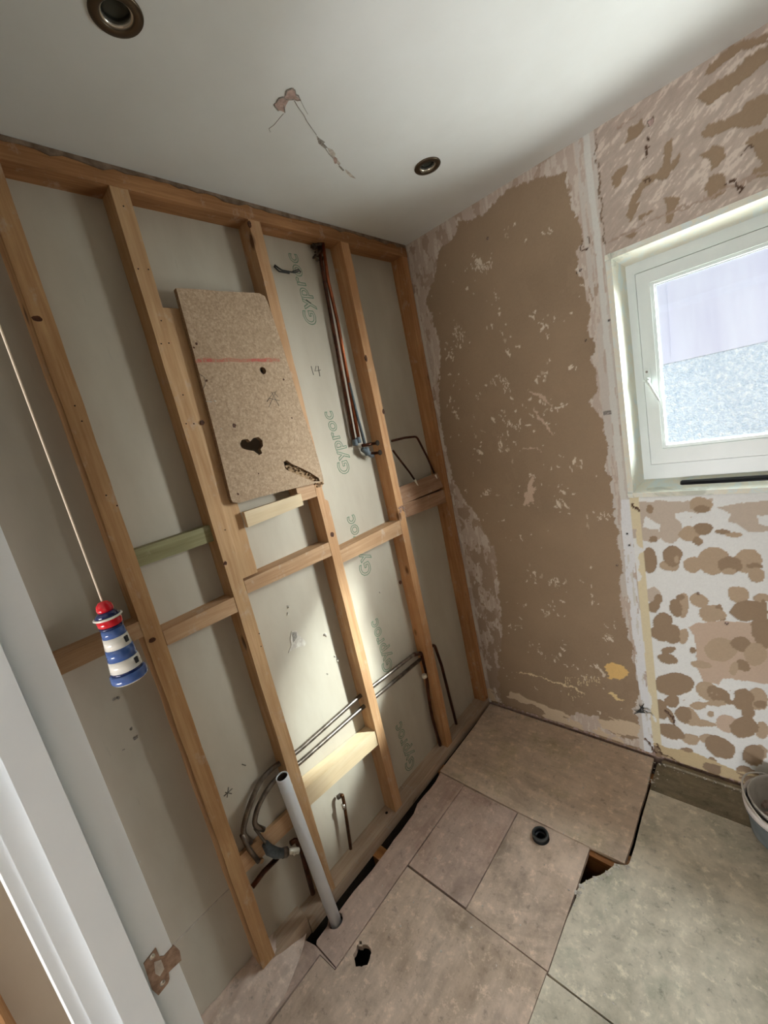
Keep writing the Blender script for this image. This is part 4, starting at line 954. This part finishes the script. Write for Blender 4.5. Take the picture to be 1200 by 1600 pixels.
tube('cord', [(cx, cy, ztop-.001), (cx, cy, H-.02)], .0009, cordm, pc_, 8)
lathe('switch_box', [(0, 0), (.030, 0), (.034, .004), (.034, .026), (0, .026)], (cx, cy, H-.0262), M['paint_white'], pc_, 32)

# ------------------------------------------------------------------ door wall, door lining and hall
dw = struct('wall_front', (0, YD, 0))
xj = .597; OX0, OX1 = xj, 1.362
pw = plain('hall_plaster', (196, 190, 180), .9, 0, (184, 178, 168), 4)
prism('wall_slab', [(-.064, 0.0), (OX0-.028, 0.0), (OX0-.028, 2.03), (OX1+.028, 2.03), (OX1+.028, 0), (3.3, 0), (3.3, H), (-.064, H)][::-1] if False else [(0.002, .0), (OX0-.028, .0), (OX0-.028, 2.03), (OX1+.028, 2.03), (OX1+.028, .0), (3.3, .0), (3.3, H), (0.002, H)], -1.779, -1.690, 1, pw, dw)
door = struct('door_1', (OX0, -1.73, 0))
y_in, y_out = -1.6875, -1.7805
jm = M['joinery']
box('door_lining', (OX0-.028, OX0), (y_out, y_in), (0, 2.03), jm, door, .001)
box('door_lining', (OX1, OX1+.028), (y_out, y_in), (0, 2.03), jm, door, .001)
box('door_lining', (OX0, OX1), (y_out, y_in), (2.002, 2.03), jm, door, .001)
ys0, ys1 = -1.7565, -1.7232
box('door_stop', (OX0, OX0+.012), (ys0, ys1), (0, 2.0), jm, door, .0012)
box('door_stop', (OX1-.012, OX1), (ys0, ys1), (0, 2.0), jm, door, .0012)
box('door_stop', (OX0+.012, OX1-.012), (ys0, ys1), (1.99, 2.002), jm, door, .0012)
def arch(x0, x1, z0, z1): return prism('architrave', [(x0, y_out-.0145), (x1-.003, y_out-.0145), (x1, y_out-.012), (x1, y_out), (x0, y_out)] if x0 < 1 else [(x0, y_out-.012), (x0+.003, y_out-.0145), (x1, y_out-.0145), (x1, y_out), (x0, y_out)], z0, z1, 2, jm, door, (), .001)
arch(OX0-.062, OX0-.004, 0, 2.06); arch(OX1+.004, OX1+.062, 0, 2.06)
box('architrave', (OX0-.004, OX1+.004), (y_out-.0145, y_out), (2.006, 2.06), jm, door, .001)
# strike plate with lip and screws
xk = OX0+.0004
def sk(*q): p = at(0, OX0, *q); return (p.y, p.z)
plate = prism('strike_plate', [sk(*q) for q in [(243,1480),(249,1494),(256,1493),(271,1476),(280,1484),(283,1499),(270,1511),(263,1518),(264,1528),(262,1535),(247,1554),(237,1545),(224,1505)]], xk-.001, xk+.0012, 0, plain('coppery_strike', (176, 150, 132), .4, .7, (140, 116, 100), 120), door, (), .0004)
for q in [(238,1495), (254,1536)]:
    p = at(0, xk+.0012, *q); lathe('screw', [(0, .0014), (.0030, .0012), (.0036, 0)], p, M['chrome'], plate, 14, (1, 0, 0))
a0 = [at(0, xk+.002, *q) for q in [(241,1504),(252,1500),(257,1514),(250,1526),(243,1522)]]
prism('strike_opening', [(p.y, p.z) for p in a0], xk-.0008, xk+.0016, 0, M['dust_w'], plate)
lump('paint_nib', [tuple(at(0, OX0-.002, 218, 1347)), ], .0025, M['paint_white'], door, 4)
# right wall and the hall shell behind the camera
wr = box('wall_right', (XR, XR+.1), (-1.690, -.0), (0, H), pw, None, 0); wr['kind'] = 'structure'
wh = box('wall_hall', (-.1, 3.4), (YH-.1, YH), (-.02, H), pw, None, 0); wh['kind'] = 'structure'
w3 = box('wall_hall_right', (3.3, 3.4), (YH, .0), (-.02, H), pw, None, 0); w3['kind'] = 'structure'
for o in bpy.data.objects:
    if '_base' in o: del o['_base']
